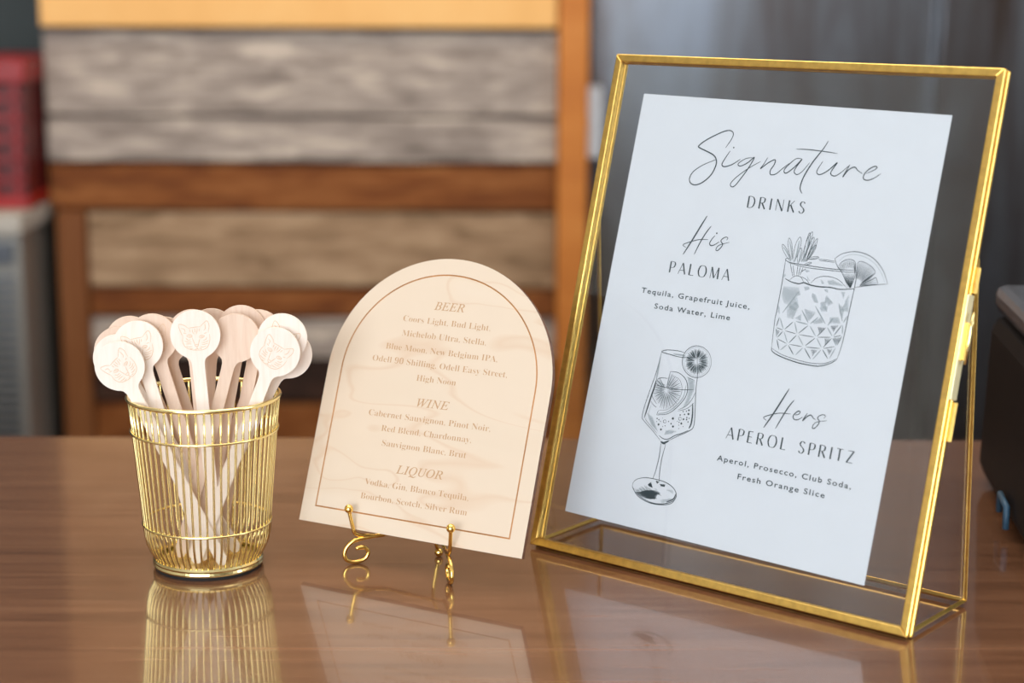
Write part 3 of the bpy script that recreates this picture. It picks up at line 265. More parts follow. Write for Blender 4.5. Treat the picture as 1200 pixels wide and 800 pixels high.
WINE = [[0,0.4,[[45.1,104.8],[44.5,96.7],[43.7,90.4],[41.9,80.8],[40.3,71.2],[39.9,64.9],[41.3,62.8],[49.2,57.7],[55.5,53.2]]],[0,1.0,[[45.0,87.5],[44.5,82.7],[43.3,75.8],[41.6,64.2]]],[1,0.9,[[44.8,102.4],[45.0,93.7],[45.0,87.5]]],[0,0.45,[[70.3,104.7],[72.7,94.4],[73.5,85.9],[75.5,74.5],[76.6,65.6],[74.3,62.1],[67.5,57.9],[61.1,53.8]]],[0,1.0,[[73.0,78.2],[74.3,71.8],[74.5,66.2],[73.6,63.3]]],[0,0.5,[[54.0,55.8],[57.3,54.5],[60.9,54.8],[65.1,57.7],[69.5,59.8],[73.7,62.3]]],[1,0.3,[[44.8,73.5],[44.5,65.2],[52.9,57.9]]],[0,0.25,[[42.6,64.1],[43.9,62.5],[52.5,56.8]]],[0,0.45,[[61.5,106.5],[56.5,107.0],[48.7,106.4],[45.1,104.8],[51.1,104.1],[59.7,103.6],[70.2,105.0]]],[1,0.9,[[53.4,104.7],[59.4,104.9],[61.9,104.7]]],[0,0.35,[[45.2,88.0],[48.2,89.5],[53.0,89.9]]],[1,0.8,[[45.3,87.5],[48.3,86.4],[52.2,85.5]]],[0,0.4,[[80.2,104.1],[80.4,102.0],[80.1,100.0],[79.4,98.1],[78.1,96.4],[76.5,95.0],[74.6,94.0],[72.5,93.4],[70.2,93.3],[68.0,93.7],[65.9,94.5],[64.0,95.7],[62.5,97.2],[61.2,99.1],[60.6,101.1],[60.4,103.2],[60.7,105.2],[61.5,107.2],[62.7,108.8],[64.3,110.2],[66.3,111.2],[68.4,111.8],[70.7,111.8],[72.9,111.5],[75.0,110.6],[76.8,109.5],[78.4,107.9],[79.5,106.0],[80.2,104.1]]],[1,0.22,[[79.2,103.9],[79.4,102.1],[79.1,100.2],[78.4,98.5],[77.3,97.0],[75.9,95.8],[74.2,94.8],[72.3,94.3],[70.3,94.2],[68.3,94.6],[66.4,95.3],[64.7,96.3],[63.3,97.8],[62.3,99.5],[61.6,101.2],[61.4,103.1],[61.7,105.0],[62.4,106.7],[63.5,108.2],[65.0,109.5],[66.7,110.4],[68.6,110.9],[70.6,111.0],[72.6,110.6],[74.5,109.9],[76.2,108.8],[77.5,107.4],[78.6,105.7],[79.2,103.9]]],[1,0.42,[[71.9,102.8],[78.5,103.8]]],[0,0.42,[[73.1,102.7],[78.3,103.0]]],[0,0.42,[[74.2,102.4],[78.1,102.3]]],[1,0.42,[[72.5,102.3],[77.8,101.7]]],[0,0.42,[[73.6,102.0],[78.5,101.1]]],[0,0.42,[[71.9,102.2],[78.2,100.7]]],[1,0.42,[[73.0,101.8],[77.8,100.2]]],[0,0.42,[[74.0,101.1],[77.4,99.7]]],[0,0.42,[[72.3,101.6],[77.7,98.8]]],[1,0.42,[[73.1,100.8],[77.1,98.2]]],[0,0.42,[[71.6,101.7],[76.4,97.8]]],[0,0.42,[[72.3,100.8],[75.7,97.5]]],[1,0.42,[[72.9,99.8],[75.8,96.5]]],[0,0.42,[[71.7,101.0],[75.2,96.4]]],[0,0.42,[[72.2,100.0],[74.6,96.4]]],[1,0.42,[[71.2,101.3],[74.0,96.3]]],[0,0.42,[[71.5,100.3],[73.7,95.4]]],[0,0.42,[[71.6,99.2],[72.8,95.4]]],[1,0.42,[[70.8,100.7],[72.0,95.5]]],[0,0.42,[[70.8,99.6],[71.1,95.6]]],[0,0.42,[[70.5,101.2],[70.5,94.9]]],[1,0.42,[[70.2,100.1],[69.9,95.2]]],[0,0.42,[[69.9,99.1],[69.4,95.5]]],[0,0.42,[[70.0,100.7],[68.9,95.8]]],[1,0.42,[[69.5,99.7],[68.1,95.3]]],[0,0.42,[[69.9,101.3],[67.5,95.8]]],[0,0.42,[[69.2,100.5],[66.8,96.4]]],[1,0.42,[[68.3,99.7],[66.3,97.0]]],[0,0.42,[[69.1,101.2],[65.2,96.9]]],[0,0.42,[[68.2,100.5],[64.8,97.5]]],[1,0.42,[[69.3,101.7],[64.6,98.1]]],[0,0.42,[[68.3,101.2],[64.5,98.6]]],[0,0.42,[[67.3,100.8],[63.5,98.7]]],[1,0.42,[[68.6,101.8],[63.4,99.3]]],[0,0.42,[[67.5,101.5],[63.3,100.1]]],[0,0.42,[[69.0,102.2],[63.3,100.9]]],[1,0.42,[[67.8,102.2],[62.3,101.5]]],[0,0.42,[[66.7,102.4],[62.5,102.3]]],[0,0.42,[[68.4,102.7],[62.7,102.9]]],[1,0.42,[[67.2,102.9],[63.0,103.4]]],[0,0.42,[[69.0,102.8],[62.3,104.0]]],[0,0.42,[[67.8,103.2],[62.6,104.4]]],[1,0.42,[[66.8,103.8],[63.0,105.0]]],[0,0.42,[[68.5,103.4],[63.5,105.5]]],[0,0.42,[[67.6,104.2],[63.2,106.6]]],[1,0.42,[[69.2,103.4],[63.9,107.1]]],[0,0.42,[[68.4,104.3],[64.5,107.5]]],[0,0.42,[[67.7,105.2],[65.1,107.7]]],[1,0.42,[[69.1,104.1],[65.0,108.6]]],[0,0.42,[[68.5,105.1],[65.6,108.7]]],[0,0.42,[[69.6,103.8],[66.2,108.8]]],[1,0.42,[[69.2,104.8],[66.9,108.9]]],[0,0.42,[[69.0,105.9],[67.3,109.8]]],[0,0.42,[[69.9,104.5],[68.2,109.8]]],[1,0.42,[[69.9,105.6],[69.1,109.7]]],[0,0.42,[[70.3,104.0],[69.8,109.6]]],[0,0.42,[[70.4,105.1],[70.3,110.3]]],[1,0.42,[[70.7,106.1],[70.9,110.0]]],[0,0.42,[[70.7,104.5],[71.4,109.7]]],[0,0.42,[[71.1,105.5],[71.9,109.3]]],[1,0.42,[[70.9,103.9],[72.8,109.8]]],[0,0.42,[[71.5,104.8],[73.5,109.3]]],[0,0.42,[[72.3,105.6],[74.2,108.7]]],[1,0.42,[[71.6,104.1],[74.7,108.1]]],[0,0.42,[[72.5,104.8],[75.7,108.2]]],[0,0.42,[[71.5,103.5],[76.0,107.7]]],[1,0.42,[[72.4,104.2],[76.2,107.2]]],[0,0.42,[[73.4,104.7],[76.3,106.6]]],[0,0.42,[[72.2,103.6],[77.3,106.5]]],[1,0.42,[[73.3,103.9],[77.5,105.8]]],[0,0.42,[[71.8,103.0],[77.6,105.0]]],[0,0.42,[[73.0,103.2],[77.6,104.2]]],[0,0.5,[[73.3,103.0],[77.5,103.0]]],[0,0.5,[[73.0,101.3],[76.3,98.8]]],[0,0.5,[[71.5,100.2],[72.4,96.3]]],[0,0.5,[[69.5,100.2],[67.5,96.8]]],[0,0.5,[[67.9,101.3],[64.0,100.0]]],[0,0.5,[[67.5,103.0],[63.6,104.4]]],[0,0.5,[[68.5,104.5],[66.3,108.0]]],[0,0.5,[[70.4,105.1],[71.0,109.0]]],[0,0.5,[[72.3,104.5],[75.4,107.0]]],[0,0.45,[[53.6,94.1],[59.4,94.3],[64.8,91.6],[67.5,87.0],[67.4,81.3],[63.6,75.1],[57.6,69.5],[49.8,67.4]]],[1,0.7,[[66.2,87.8],[65.9,81.1],[62.4,75.4],[56.8,70.3],[50.6,68.3]]],[0,0.3,[[53.6,94.1],[53.3,88.8],[53.1,84.4]]],[0,0.3,[[50.5,70.0],[49.8,67.4]]],[0,0.22,[[55.0,91.9],[60.1,90.9],[63.3,87.3],[64.0,81.8],[61.0,76.2],[56.5,71.8],[50.7,70.3]]],[1,0.4,[[53.3,83.9],[54.1,93.3]]],[0,0.4,[[53.7,84.8],[55.4,93.1]]],[1,0.4,[[54.3,85.8],[56.6,92.6]]],[0,0.4,[[53.7,83.7],[57.8,92.0]]],[1,0.4,[[54.4,84.5],[58.9,91.3]]],[0,0.4,[[55.4,85.1],[60.0,90.5]]],[1,0.4,[[54.1,83.4],[60.9,89.5]]],[0,0.4,[[55.1,83.9],[61.8,88.5]]],[1,0.4,[[56.1,84.1],[62.5,87.3]]],[0,0.4,[[54.4,83.0],[63.0,86.1]]],[1,0.4,[[55.4,83.1],[63.4,84.8]]],[0,0.4,[[56.5,82.9],[63.7,83.6]]],[1,0.4,[[54.5,82.5],[63.9,82.2]]],[0,0.4,[[55.5,82.2],[63.8,81.0]]],[1,0.4,[[56.5,81.7],[63.6,79.7]]],[0,0.4,[[54.4,82.1],[63.3,78.5]]],[1,0.4,[[55.3,81.4],[62.9,77.3]]],[0,0.4,[[56.1,80.6],[62.2,76.2]]],[1,0.4,[[54.2,81.7],[61.5,75.2]]],[0,0.4,[[54.8,80.8],[60.6,74.3]]],[1,0.4,[[55.2,79.7],[59.6,73.5]]],[0,0.4,[[53.8,81.4],[58.6,72.8]]],[1,0.4,[[54.1,80.4],[57.4,72.3]]],[0,0.4,[[54.1,79.2],[56.2,72.0]]],[1,0.4,[[53.4,81.3],[55.0,71.7]]],[0,0.4,[[53.3,80.2],[53.7,71.7]]],[1,0.4,[[52.9,79.2],[52.4,71.8]]],[0,0.4,[[52.9,81.3],[51.1,72.0]]],[1,0.4,[[52.5,80.7],[50.4,74.0]]],[0,0.4,[[51.9,80.0],[49.3,74.5]]],[1,0.4,[[52.6,81.7],[48.4,75.1]]],[0,0.4,[[51.9,81.1],[47.5,75.8]]],[1,0.4,[[51.1,80.7],[46.7,76.6]]],[0,0.4,[[52.3,82.0],[45.9,77.5]]],[1,0.4,[[51.4,81.7],[45.3,78.4]]],[0,0.4,[[50.5,81.6],[44.8,79.5]]],[1,0.4,[[52.1,82.3],[44.4,80.5]]],[0,0.4,[[51.2,82.4],[44.2,81.6]]],[1,0.4,[[50.3,82.6],[44.0,82.7]]],[0,0.4,[[52.1,82.7],[44.1,83.8]]],[1,0.4,[[51.2,83.1],[44.2,84.9]]],[0,0.4,[[50.4,83.7],[44.5,86.0]]],[1,0.4,[[52.2,83.1],[44.9,87.0]]],[0,0.4,[[51.5,83.7],[45.4,87.9]]],[1,0.4,[[50.9,84.5],[46.0,88.8]]],[0,0.4,[[52.4,83.4],[46.7,89.6]]],[0,0.3,[[43.6,80.0],[44.9,77.1],[48.4,73.8]]],[0,0.3,[[44.1,74.9],[46.5,72.7],[48.8,71.8]]],[1,0.38,[[66.5,73.8],[66.8,74.0]]],[1,0.38,[[66.7,74.5],[67.7,75.1]]],[1,0.38,[[66.9,75.2],[68.6,76.2]]],[1,0.38,[[67.0,75.9],[69.5,77.3]]],[1,0.38,[[67.2,76.6],[70.2,78.3]]],[1,0.38,[[67.4,77.3],[70.4,79.0]]],[1,0.38,[[67.6,77.9],[70.6,79.7]]],[1,0.38,[[67.8,78.6],[70.8,80.4]]],[1,0.38,[[67.9,79.3],[71.0,81.0]]],[1,0.38,[[68.1,80.0],[71.2,81.7]]],[1,0.38,[[68.3,80.7],[71.3,82.4]]],[1,0.38,[[68.4,81.3],[71.5,83.1]]],[1,0.38,[[68.3,81.8],[71.7,83.8]]],[1,0.38,[[68.3,82.4],[71.9,84.5]]],[1,0.38,[[68.3,83.0],[72.1,85.2]]],[1,0.38,[[68.2,83.5],[72.3,85.8]]],[1,0.38,[[68.2,84.1],[72.5,86.5]]],[1,0.38,[[68.2,84.6],[72.4,87.1]]],[1,0.38,[[68.1,85.2],[72.3,87.6]]],[1,0.38,[[68.1,85.7],[72.2,88.1]]],[1,0.38,[[68.0,86.3],[72.1,88.6]]],[1,0.38,[[67.9,86.8],[72.0,89.1]]],[1,0.38,[[67.8,87.3],[71.8,89.6]]],[1,0.38,[[67.6,87.8],[71.7,90.1]]],[1,0.38,[[67.5,88.3],[71.6,90.7]]],[1,0.38,[[67.4,88.8],[71.5,91.2]]],[1,0.38,[[67.2,89.3],[71.3,91.6]]],[1,0.38,[[67.1,89.8],[70.5,91.7]]],[1,0.38,[[67.0,90.3],[69.7,91.9]]],[1,0.38,[[66.8,90.8],[68.9,92.0]]],[1,0.38,[[66.7,91.3],[68.2,92.1]]],[1,0.38,[[66.6,91.8],[67.4,92.2]]],[0,0.35,[[73.5,84.9],[72.0,80.5],[68.9,76.0],[64.1,72.9]]],[0,0.3,[[74.2,78.9],[69.8,74.6],[63.7,72.0]]],[0,0.3,[[65.8,92.7],[71.4,91.6]]],[0,0.4,[[45.3,84.7],[52.4,84.5],[61.5,84.5],[72.3,86.3]]],[0,0.3,[[57.3,64.8],[57.3,64.3],[56.9,63.9],[56.5,63.7],[56.0,63.8],[55.5,64.0],[55.3,64.4],[55.3,65.0],[55.6,65.3],[56.1,65.5],[56.6,65.5],[57.0,65.3],[57.3,64.8]]],[0,0.3,[[67.3,68.0],[67.3,67.6],[67.0,67.2],[66.5,67.0],[66.1,67.0],[65.6,67.3],[65.4,67.7],[65.4,68.2],[65.7,68.6],[66.2,68.8],[66.6,68.8],[67.1,68.5],[67.3,68.0]]],[1,0.34,[[64.4,59.6],[65.4,60.4]]],[1,0.34,[[61.7,57.9],[64.7,60.4]]],[1,0.34,[[60.5,57.5],[64.0,60.4]]],[1,0.34,[[59.4,57.2],[63.3,60.4]]],[1,0.34,[[58.3,56.8],[62.6,60.5]]],[1,0.34,[[57.5,56.8],[61.9,60.5]]],[1,0.34,[[57.7,57.5],[61.3,60.5]]],[1,0.34,[[57.9,58.2],[60.2,60.2]]],[1,0.34,[[58.0,59.0],[58.8,59.6]]],[1,0.34,[[52.3,58.2],[52.4,58.6]]],[1,0.34,[[51.9,58.4],[52.1,59.1]]],[1,0.34,[[51.5,58.6],[51.7,59.6]]],[1,0.34,[[51.0,58.8],[51.4,60.1]]],[1,0.34,[[50.6,59.0],[51.1,60.6]]],[1,0.34,[[50.2,59.2],[50.7,61.1]]],[1,0.34,[[49.8,59.4],[50.4,61.5]]],[1,0.34,[[49.4,59.6],[50.0,62.0]]],[1,0.34,[[49.0,59.8],[49.7,62.5]]],[1,0.34,[[48.6,60.0],[49.4,63.0]]],[1,0.34,[[48.1,60.1],[49.0,63.5]]],[1,0.34,[[47.7,60.3],[48.7,64.0]]],[1,0.34,[[47.3,60.6],[48.4,64.4]]],[1,0.34,[[47.0,61.1],[48.0,64.9]]],[1,0.34,[[46.7,61.6],[47.7,65.4]]],[1,0.34,[[46.4,62.2],[47.3,65.8]]],[1,0.34,[[46.0,62.7],[46.9,65.9]]],[1,0.34,[[45.7,63.2],[46.5,66.1]]],[1,0.34,[[45.4,63.7],[46.1,66.3]]],[1,0.34,[[45.0,64.2],[45.6,66.4]]],[1,0.34,[[44.7,64.8],[45.2,66.6]]],[1,0.34,[[44.4,65.3],[44.8,66.8]]],[1,0.34,[[44.1,65.8],[44.4,66.9]]],[1,0.34,[[43.7,66.3],[44.0,67.1]]],[1,0.34,[[43.4,66.8],[43.5,67.3]]],[0,0.45,[[56.5,51.6],[56.8,47.3],[57.0,42.2],[56.4,34.4],[55.5,30.0]]],[0,0.45,[[59.9,51.4],[59.2,44.6],[59.1,40.0],[59.5,33.4],[60.3,29.0]]],[0,1.2,[[56.0,52.4],[58.5,52.1],[61.7,53.9]]],[0,0.8,[[57.0,51.7],[59.7,51.6]]],[0,0.45,[[42.2,23.4],[43.8,27.1],[49.5,29.5],[56.7,30.1],[64.8,29.6],[70.7,27.4],[73.6,23.9],[72.3,20.1],[65.8,17.0],[58.6,16.1],[51.0,17.4],[44.8,20.3],[42.2,23.4]]],[0,0.45,[[42.7,22.5],[47.1,18.2],[55.7,15.8],[64.7,16.2],[71.5,18.5],[74.0,23.0]]],[0,0.8,[[73.2,24.4],[72.1,21.1],[67.9,18.5]]],[0,0.38,[[58.4,18.4],[60.0,19.0]]],[0,0.38,[[56.1,17.9],[60.1,19.3]]],[0,0.38,[[55.0,17.8],[60.2,19.7]]],[0,0.38,[[54.0,17.8],[60.3,20.1]]],[0,0.38,[[53.0,17.7],[60.4,20.4]]],[0,0.38,[[52.3,17.8],[60.5,20.8]]],[0,0.38,[[51.7,17.9],[60.7,21.2]]],[0,0.38,[[51.0,18.0],[61.6,21.8]]],[0,0.38,[[50.4,18.1],[62.5,22.5]]],[0,0.38,[[49.8,18.2],[62.4,22.7]]],[0,0.38,[[49.2,18.3],[62.0,22.9]]],[0,0.38,[[48.7,18.4],[61.7,23.1]]],[0,0.38,[[48.3,18.6],[61.3,23.3]]],[0,0.38,[[47.9,18.7],[60.7,23.4]]],[0,0.38,[[47.5,18.9],[60.0,23.5]]],[0,0.38,[[47.1,19.1],[59.4,23.6]]],[0,0.38,[[46.7,19.3],[58.7,23.6]]],[0,0.38,[[46.3,19.4],[57.8,23.6]]],[0,0.38,[[45.9,19.6],[56.0,23.3]]],[0,0.38,[[45.5,19.8],[47.9,20.7]]],[0,0.38,[[48.8,21.0],[54.1,22.9]]],[0,0.3,[[44.4,21.8],[48.8,19.0]]],[0,0.3,[[45.6,22.0],[51.2,19.0]]],[0,0.3,[[47.3,22.9],[52.9,19.9]]],[0,0.3,[[48.8,24.2],[53.9,21.1]]],[0,0.3,[[50.5,25.0],[54.2,22.2]]],[0,0.3,[[51.8,24.8],[57.4,21.8]]],[0,0.3,[[54.4,24.2],[59.9,21.2]]],[0,0.3,[[57.0,20.7],[61.1,18.9]]],[0,0.3,[[57.7,22.9],[63.5,21.4]]],[0,0.4,[[56.2,24.8],[56.4,25.1]]],[0,0.4,[[55.9,24.8],[56.3,25.4]]],[0,0.4,[[55.6,24.8],[56.1,25.7]]],[0,0.4,[[55.2,24.9],[55.9,26.0]]],[0,0.4,[[54.9,24.9],[55.7,26.3]]],[0,0.4,[[54.6,25.0],[55.6,26.6]]],[0,0.4,[[54.3,25.0],[55.4,26.9]]],[0,0.4,[[54.0,25.0],[55.2,27.2]]],[0,0.4,[[53.6,25.1],[55.0,27.5]]],[0,0.4,[[53.4,25.2],[54.9,27.8]]],[0,0.4,[[53.2,25.5],[54.3,27.5]]],[0,0.4,[[53.0,25.7],[53.6,26.8]]],[0,0.4,[[59.8,28.5],[60.1,29.0]]],[0,0.4,[[59.1,27.7],[59.8,29.1]]],[0,0.4,[[58.8,28.0],[59.5,29.1]]],[0,0.4,[[58.6,28.2],[59.2,29.2]]],[0,0.4,[[58.4,28.5],[58.9,29.3]]],[0,0.4,[[58.2,28.7],[58.6,29.3]]],[0,0.4,[[58.0,28.9],[58.3,29.4]]],[0,0.4,[[64.1,26.9],[64.7,27.2]]],[0,0.4,[[62.9,26.8],[64.8,27.5]]],[0,0.4,[[61.8,26.7],[64.9,27.9]]],[0,0.4,[[61.6,27.0],[65.0,28.2]]],[0,0.4,[[61.4,27.2],[64.3,28.3]]],[0,0.4,[[61.2,27.5],[62.9,28.1]]],[0,0.4,[[61.0,27.7],[61.4,27.9]]],[1,0.34,[[45.9,21.5],[46.2,20.9]]],[1,0.34,[[46.3,21.9],[46.9,21.0]]],[1,0.34,[[46.8,22.4],[47.6,21.0]]],[1,0.34,[[47.2,22.8],[48.3,21.0]]],[1,0.34,[[47.7,23.2],[48.9,21.0]]],[1,0.34,[[48.1,23.6],[49.6,21.0]]],[1,0.34,[[48.6,24.0],[50.3,21.1]]],[1,0.34,[[49.3,24.0],[51.0,21.1]]],[1,0.34,[[50.1,23.8],[51.6,21.2]]],[1,0.34,[[51.0,23.5],[52.1,21.5]]],[1,0.34,[[51.8,23.2],[52.6,21.9]]],[1,0.34,[[52.7,23.0],[53.1,22.2]]],[1,0.34,[[66.5,25.6],[66.9,25.1]]],[1,0.34,[[67.1,25.7],[67.7,25.0]]],[1,0.34,[[67.6,25.8],[68.4,24.8]]],[1,0.34,[[68.2,25.9],[69.4,24.5]]],[1,0.34,[[68.8,26.0],[70.3,24.1]]],[1,0.34,[[69.3,26.1],[71.3,23.8]]],[1,0.34,[[69.9,26.2],[71.3,24.6]]],[1,0.34,[[64.2,17.7],[66.5,18.1]]],[1,0.34,[[63.7,18.1],[70.2,19.3]]],[1,0.34,[[63.2,18.6],[70.6,19.9]]],[1,0.34,[[64.5,19.3],[71.1,20.5]]],[1,0.34,[[68.4,20.5],[71.6,21.0]]],[1,0.34,[[59.7,23.9],[60.0,24.2]]],[1,0.34,[[59.3,24.0],[59.6,24.4]]],[1,0.34,[[58.9,24.1],[59.3,24.6]]],[1,0.34,[[58.4,24.2],[58.8,24.7]]],[1,0.34,[[58.0,24.4],[58.3,24.7]]]]
BUBBLES = [[0.44,[50.6,65.4]],[0.44,[52.0,64.9]],[0.33,[53.3,64.1]],[0.28,[50.7,63.6]],[0.66,[52.4,62.1]],[0.22,[54.4,66.3]],[0.39,[58.9,65.0]],[0.77,[61.5,67.2]],[0.49,[60.9,64.0]],[0.66,[62.6,62.6]],[0.66,[54.7,59.5]],[0.28,[55.5,61.4]],[0.33,[57.1,62.1]],[0.28,[64.8,66.1]],[0.49,[66.0,70.1]],[0.39,[67.6,72.4]],[0.49,[68.9,70.9]],[0.39,[69.8,73.0]],[0.6,[71.3,73.8]],[0.71,[71.5,71.6]],[0.6,[68.8,68.0]],[0.44,[70.9,69.4]],[0.39,[72.5,69.2]],[0.49,[71.0,68.2]],[0.66,[67.9,65.3]],[0.39,[66.2,65.8]],[0.28,[66.4,64.1]],[0.28,[69.5,63.8]],[0.44,[72.2,67.0]],[0.28,[66.8,62.1]]]
CAT = [[[-0.73,0.42],[-0.67,0.49],[-0.45,0.42],[-0.3,0.3]],[[-0.73,0.42],[-0.65,0.15],[-0.55,-0.08]],[[-0.61,0.3],[-0.48,0.26],[-0.44,0.11]],[[0.24,0.36],[0.39,0.51],[0.55,0.62],[0.64,0.42],[0.58,0.08]],[[0.45,0.5],[0.47,0.3],[0.39,0.18]],[[-0.3,0.3],[-0.03,0.34],[0.24,0.36]],[[-0.56,-0.06],[-0.57,-0.33],[-0.45,-0.56],[-0.18,-0.68],[0.09,-0.71]],[[0.64,0.03],[0.64,-0.27],[0.53,-0.55],[0.33,-0.68],[0.09,-0.71]],[[-0.38,-0.05],[-0.24,0.02],[-0.14,-0.06],[-0.24,-0.12],[-0.38,-0.05]],[[0.17,-0.11],[0.27,-0.03],[0.41,-0.06],[0.3,-0.15],[0.17,-0.11]],[[-0.05,-0.45],[0.12,-0.45],[0.05,-0.55],[-0.05,-0.45]],[[0.05,-0.55],[0.05,-0.64],[-0.06,-0.68]],[[0.05,-0.64],[0.15,-0.67]],[[-0.12,0.27],[-0.11,0.14],[-0.05,0.03]],[[-0.02,0.3],[0.0,0.09]],[[0.11,0.3],[0.09,0.14],[0.05,0.03]],[[-0.14,-0.12],[-0.09,-0.3],[-0.04,-0.44]],[[0.2,-0.18],[0.15,-0.33],[0.12,-0.44]],[[-0.5,-0.27],[-0.33,-0.33],[-0.18,-0.32]],[[-0.45,-0.42],[-0.3,-0.41],[-0.18,-0.42]],[[0.58,-0.27],[0.42,-0.35],[0.27,-0.35]],[[0.55,-0.39],[0.39,-0.44],[0.27,-0.44]],[[-0.42,-0.15],[-0.33,-0.24],[-0.21,-0.23]],[[0.52,-0.12],[0.45,-0.23],[0.33,-0.26]],[[-0.44,-0.52],[-0.27,-0.55],[-0.14,-0.53]],[[0.48,-0.52],[0.33,-0.56],[0.21,-0.55]],[[-0.24,0.26],[-0.21,0.12]],[[0.2,0.29],[0.18,0.14]],[[-0.3,-0.03],[-0.18,-0.08]],[[0.24,-0.08],[0.35,-0.1]],[[-0.53,0.09],[-0.39,0.06]],[[0.52,0.09],[0.39,0.05]],[[-0.27,-0.64],[-0.12,-0.62]],[[0.27,-0.64],[0.15,-0.62]]]
SANS = [["Tequila, Grapefruit Juice,",[22.58,137.87,98.85,137.62]],["Soda Water, Lime",[33.95,129.6,87.26,129.56]],["Aperol, Prosecco, Club Soda,",[96.12,48.62,183.15,48.5]],["Fresh Orange Slice",[111.76,40.65,168.34,40.57]]]
CAPS = [["DRINKS",[84.49,196.07,122.47,196.17]],["PALOMA",[39.52,152.23,81.72,152.23]],["APEROL SPRITZ",[99.27,62.11,181.31,62.43]]]
BOARD = [["BEER",1,[67.47,136.52,88.17,136.71]],["Coors Light, Bud Light,",0,[47.37,127.77,108.06,127.37]],["Michelob Ultra, Stella,",0,[48.38,118.82,106.94,118.61]],["Blue Moon, New Belgium IPA,",0,[38.78,109.97,116.37,109.64]],["Odell 90 Shilling, Odell Easy Street,",0,[30.89,101.78,124.52,101.25]],["High Noon",0,[64.16,92.91,91.54,92.86]],["WINE",1,[67.58,77.68,89.77,77.98]],["Cabernet Sauvignon, Pinot Noir,",0,[35.36,68.77,119.92,68.85]],["Red Blend, Chardonnay,",0,[46.22,60.35,108.63,60.83]],["Sauvignon Blanc, Brut",0,[48.54,51.67,107.07,51.56]],["LIQUOR",1,[61.83,36.71,93.77,37.21]],["Vodka, Gin, Blanco Tequila,",0,[41.5,27.46,113.61,27.35]],["Bourbon, Scotch, Silver Rum",0,[40.47,18.8,114.33,18.87]]]


# ------------------------------------------------------------------ setting: room shell and counter
def struct(name, mb, mat, parent=None, **k):
    o = mb.build(name, mat, parent, **k)
    if parent is None: o['kind'] = 'structure'
    return o
ZF, ZC = -1.05, 1.75
b = MB(); b.box(-3.05, 3.05, -2.55, 3.35, ZF-0.05, ZF); struct('floor', b, M['floor'])
b = MB(); b.box(-3.05, 3.05, -2.55, 3.35, ZC, ZC+0.05); struct('ceiling', b, M['ceiling'])
b = MB(); b.box(-3.05, 3.05, 3.25, 3.35, ZF, ZC); struct('wall_back', b, M['dark_wall'])
b = MB(); b.box(-3.1, -3.0, -2.55, 3.35, ZF, ZC); struct('wall_left', b, M['wall'])
b = MB()
b.box(3.0, 3.1, -2.55, -0.1, ZF, ZC); b.box(3.0, 3.1, 1.5, 3.35, ZF, ZC); b.box(3.0, 3.1, -0.1, 1.5, ZF, 0.2); b.box(3.0, 3.1, -0.1, 1.5, 1.5, ZC)
struct('wall_right', b, M['wall'])
b = MB()
b.box(-3.05, -2.3, -2.6, -2.5, ZF, ZC); b.box(0.5, 3.05, -2.6, -2.5, ZF, ZC); b.box(-2.3, 0.5, -2.6, -2.5, ZF, -0.1); b.box(-2.3, 0.5, -2.6, -2.5, 1.55, ZC)
struct('wall_front', b, M['wall'])

# counter: continuous top on a dark front
ct = thing('bar_counter', 'polished brown wooden bar counter with glossy top carrying cup, menu board and frame', 'counter', (0, 0.97, ZF))
b = MB(); b.box(-1.6, 1.6, -0.40, 0.379, -ZF-0.04, -ZF); b.build('countertop', M['counter'], ct, bevel=0.003)
b = MB(); b.box(-1.55, 1.55, -0.34, 0.33, 0.0, -ZF-0.04); b.build('counter_base', M['dark_counter'], ct)

# ------------------------------------------------------------------ background furniture
pn = thing('reclaimed_wood_panel', 'weathered reclaimed plank cabinet front in orange wood frame behind the counter', 'cabinet', (-0.30, 2.80, ZF))
Z0 = ZF
def plank(name, x0, x1, z0, z1, mat, label=None, d0=0.0):
    b = MB(); nx = 10; L = []
    # slightly uneven hand sawn front face
    vs = []; fs = []
    for i in range(nx+1):
        x = x0+(x1-x0)*i/nx
        w0 = random.uniform(-0.0012, 0.0012); w1 = random.uniform(-0.0012, 0.0012); dd = d0+random.uniform(-0.002, 0.002)
        vs += [(x, dd, z0+0.002+w0), (x, dd+0.001, z1-0.002+w1), (x, 0.02, z1-0.002+w1), (x, 0.02, z0+0.002+w0)]
    for i in range(nx):
        a = 4*i
        for k in range(4): fs.append((a+k, a+4+k, a+4+(k+1) % 4, a+(k+1) % 4))
    fs += [(0, 1, 2, 3), (4*nx+3, 4*nx+2, 4*nx+1, 4*nx)]
    b.add([(x+0.30, y, z-Z0) for x, y, z in vs], fs)
    o = b.build(name, mat, pn)
    if label: o['label'] = label
rows = [(0.133, 0.262, 'grey_plank', 'grey weathered plank'), (0.062, 0.131, 'grey_plank', 'grey weathered plank'), (-0.012, 0.058, 'brown_plank', 'rust brown plank'),
        (-0.132, -0.014, 'tan_plank', 'tan weathered plank'), (-0.178, -0.134, 'brown_plank', 'rust brown plank'), (-0.245, -0.180, 'grey_plank', 'grey weathered plank'),
        (-0.315, -0.247, 'dark_plank', 'near black plank'), (-0.395, -0.317, 'brown_plank', 'rust brown plank'), (-0.475, -0.397, 'tan_plank', 'tan weathered plank')]
for z0, z1, mk, lb in rows:
    plank('plank', -0.712 if z0 > -0.013 else -0.655, 0.066, z0, z1, M[mk], lb)
for k in range(6): plank('plank', 0.655*-1, 0.066, -0.555-0.08*k, -0.478-0.08*k, M[('brown_plank', 'tan_plank', 'grey_plank')[k % 3]])
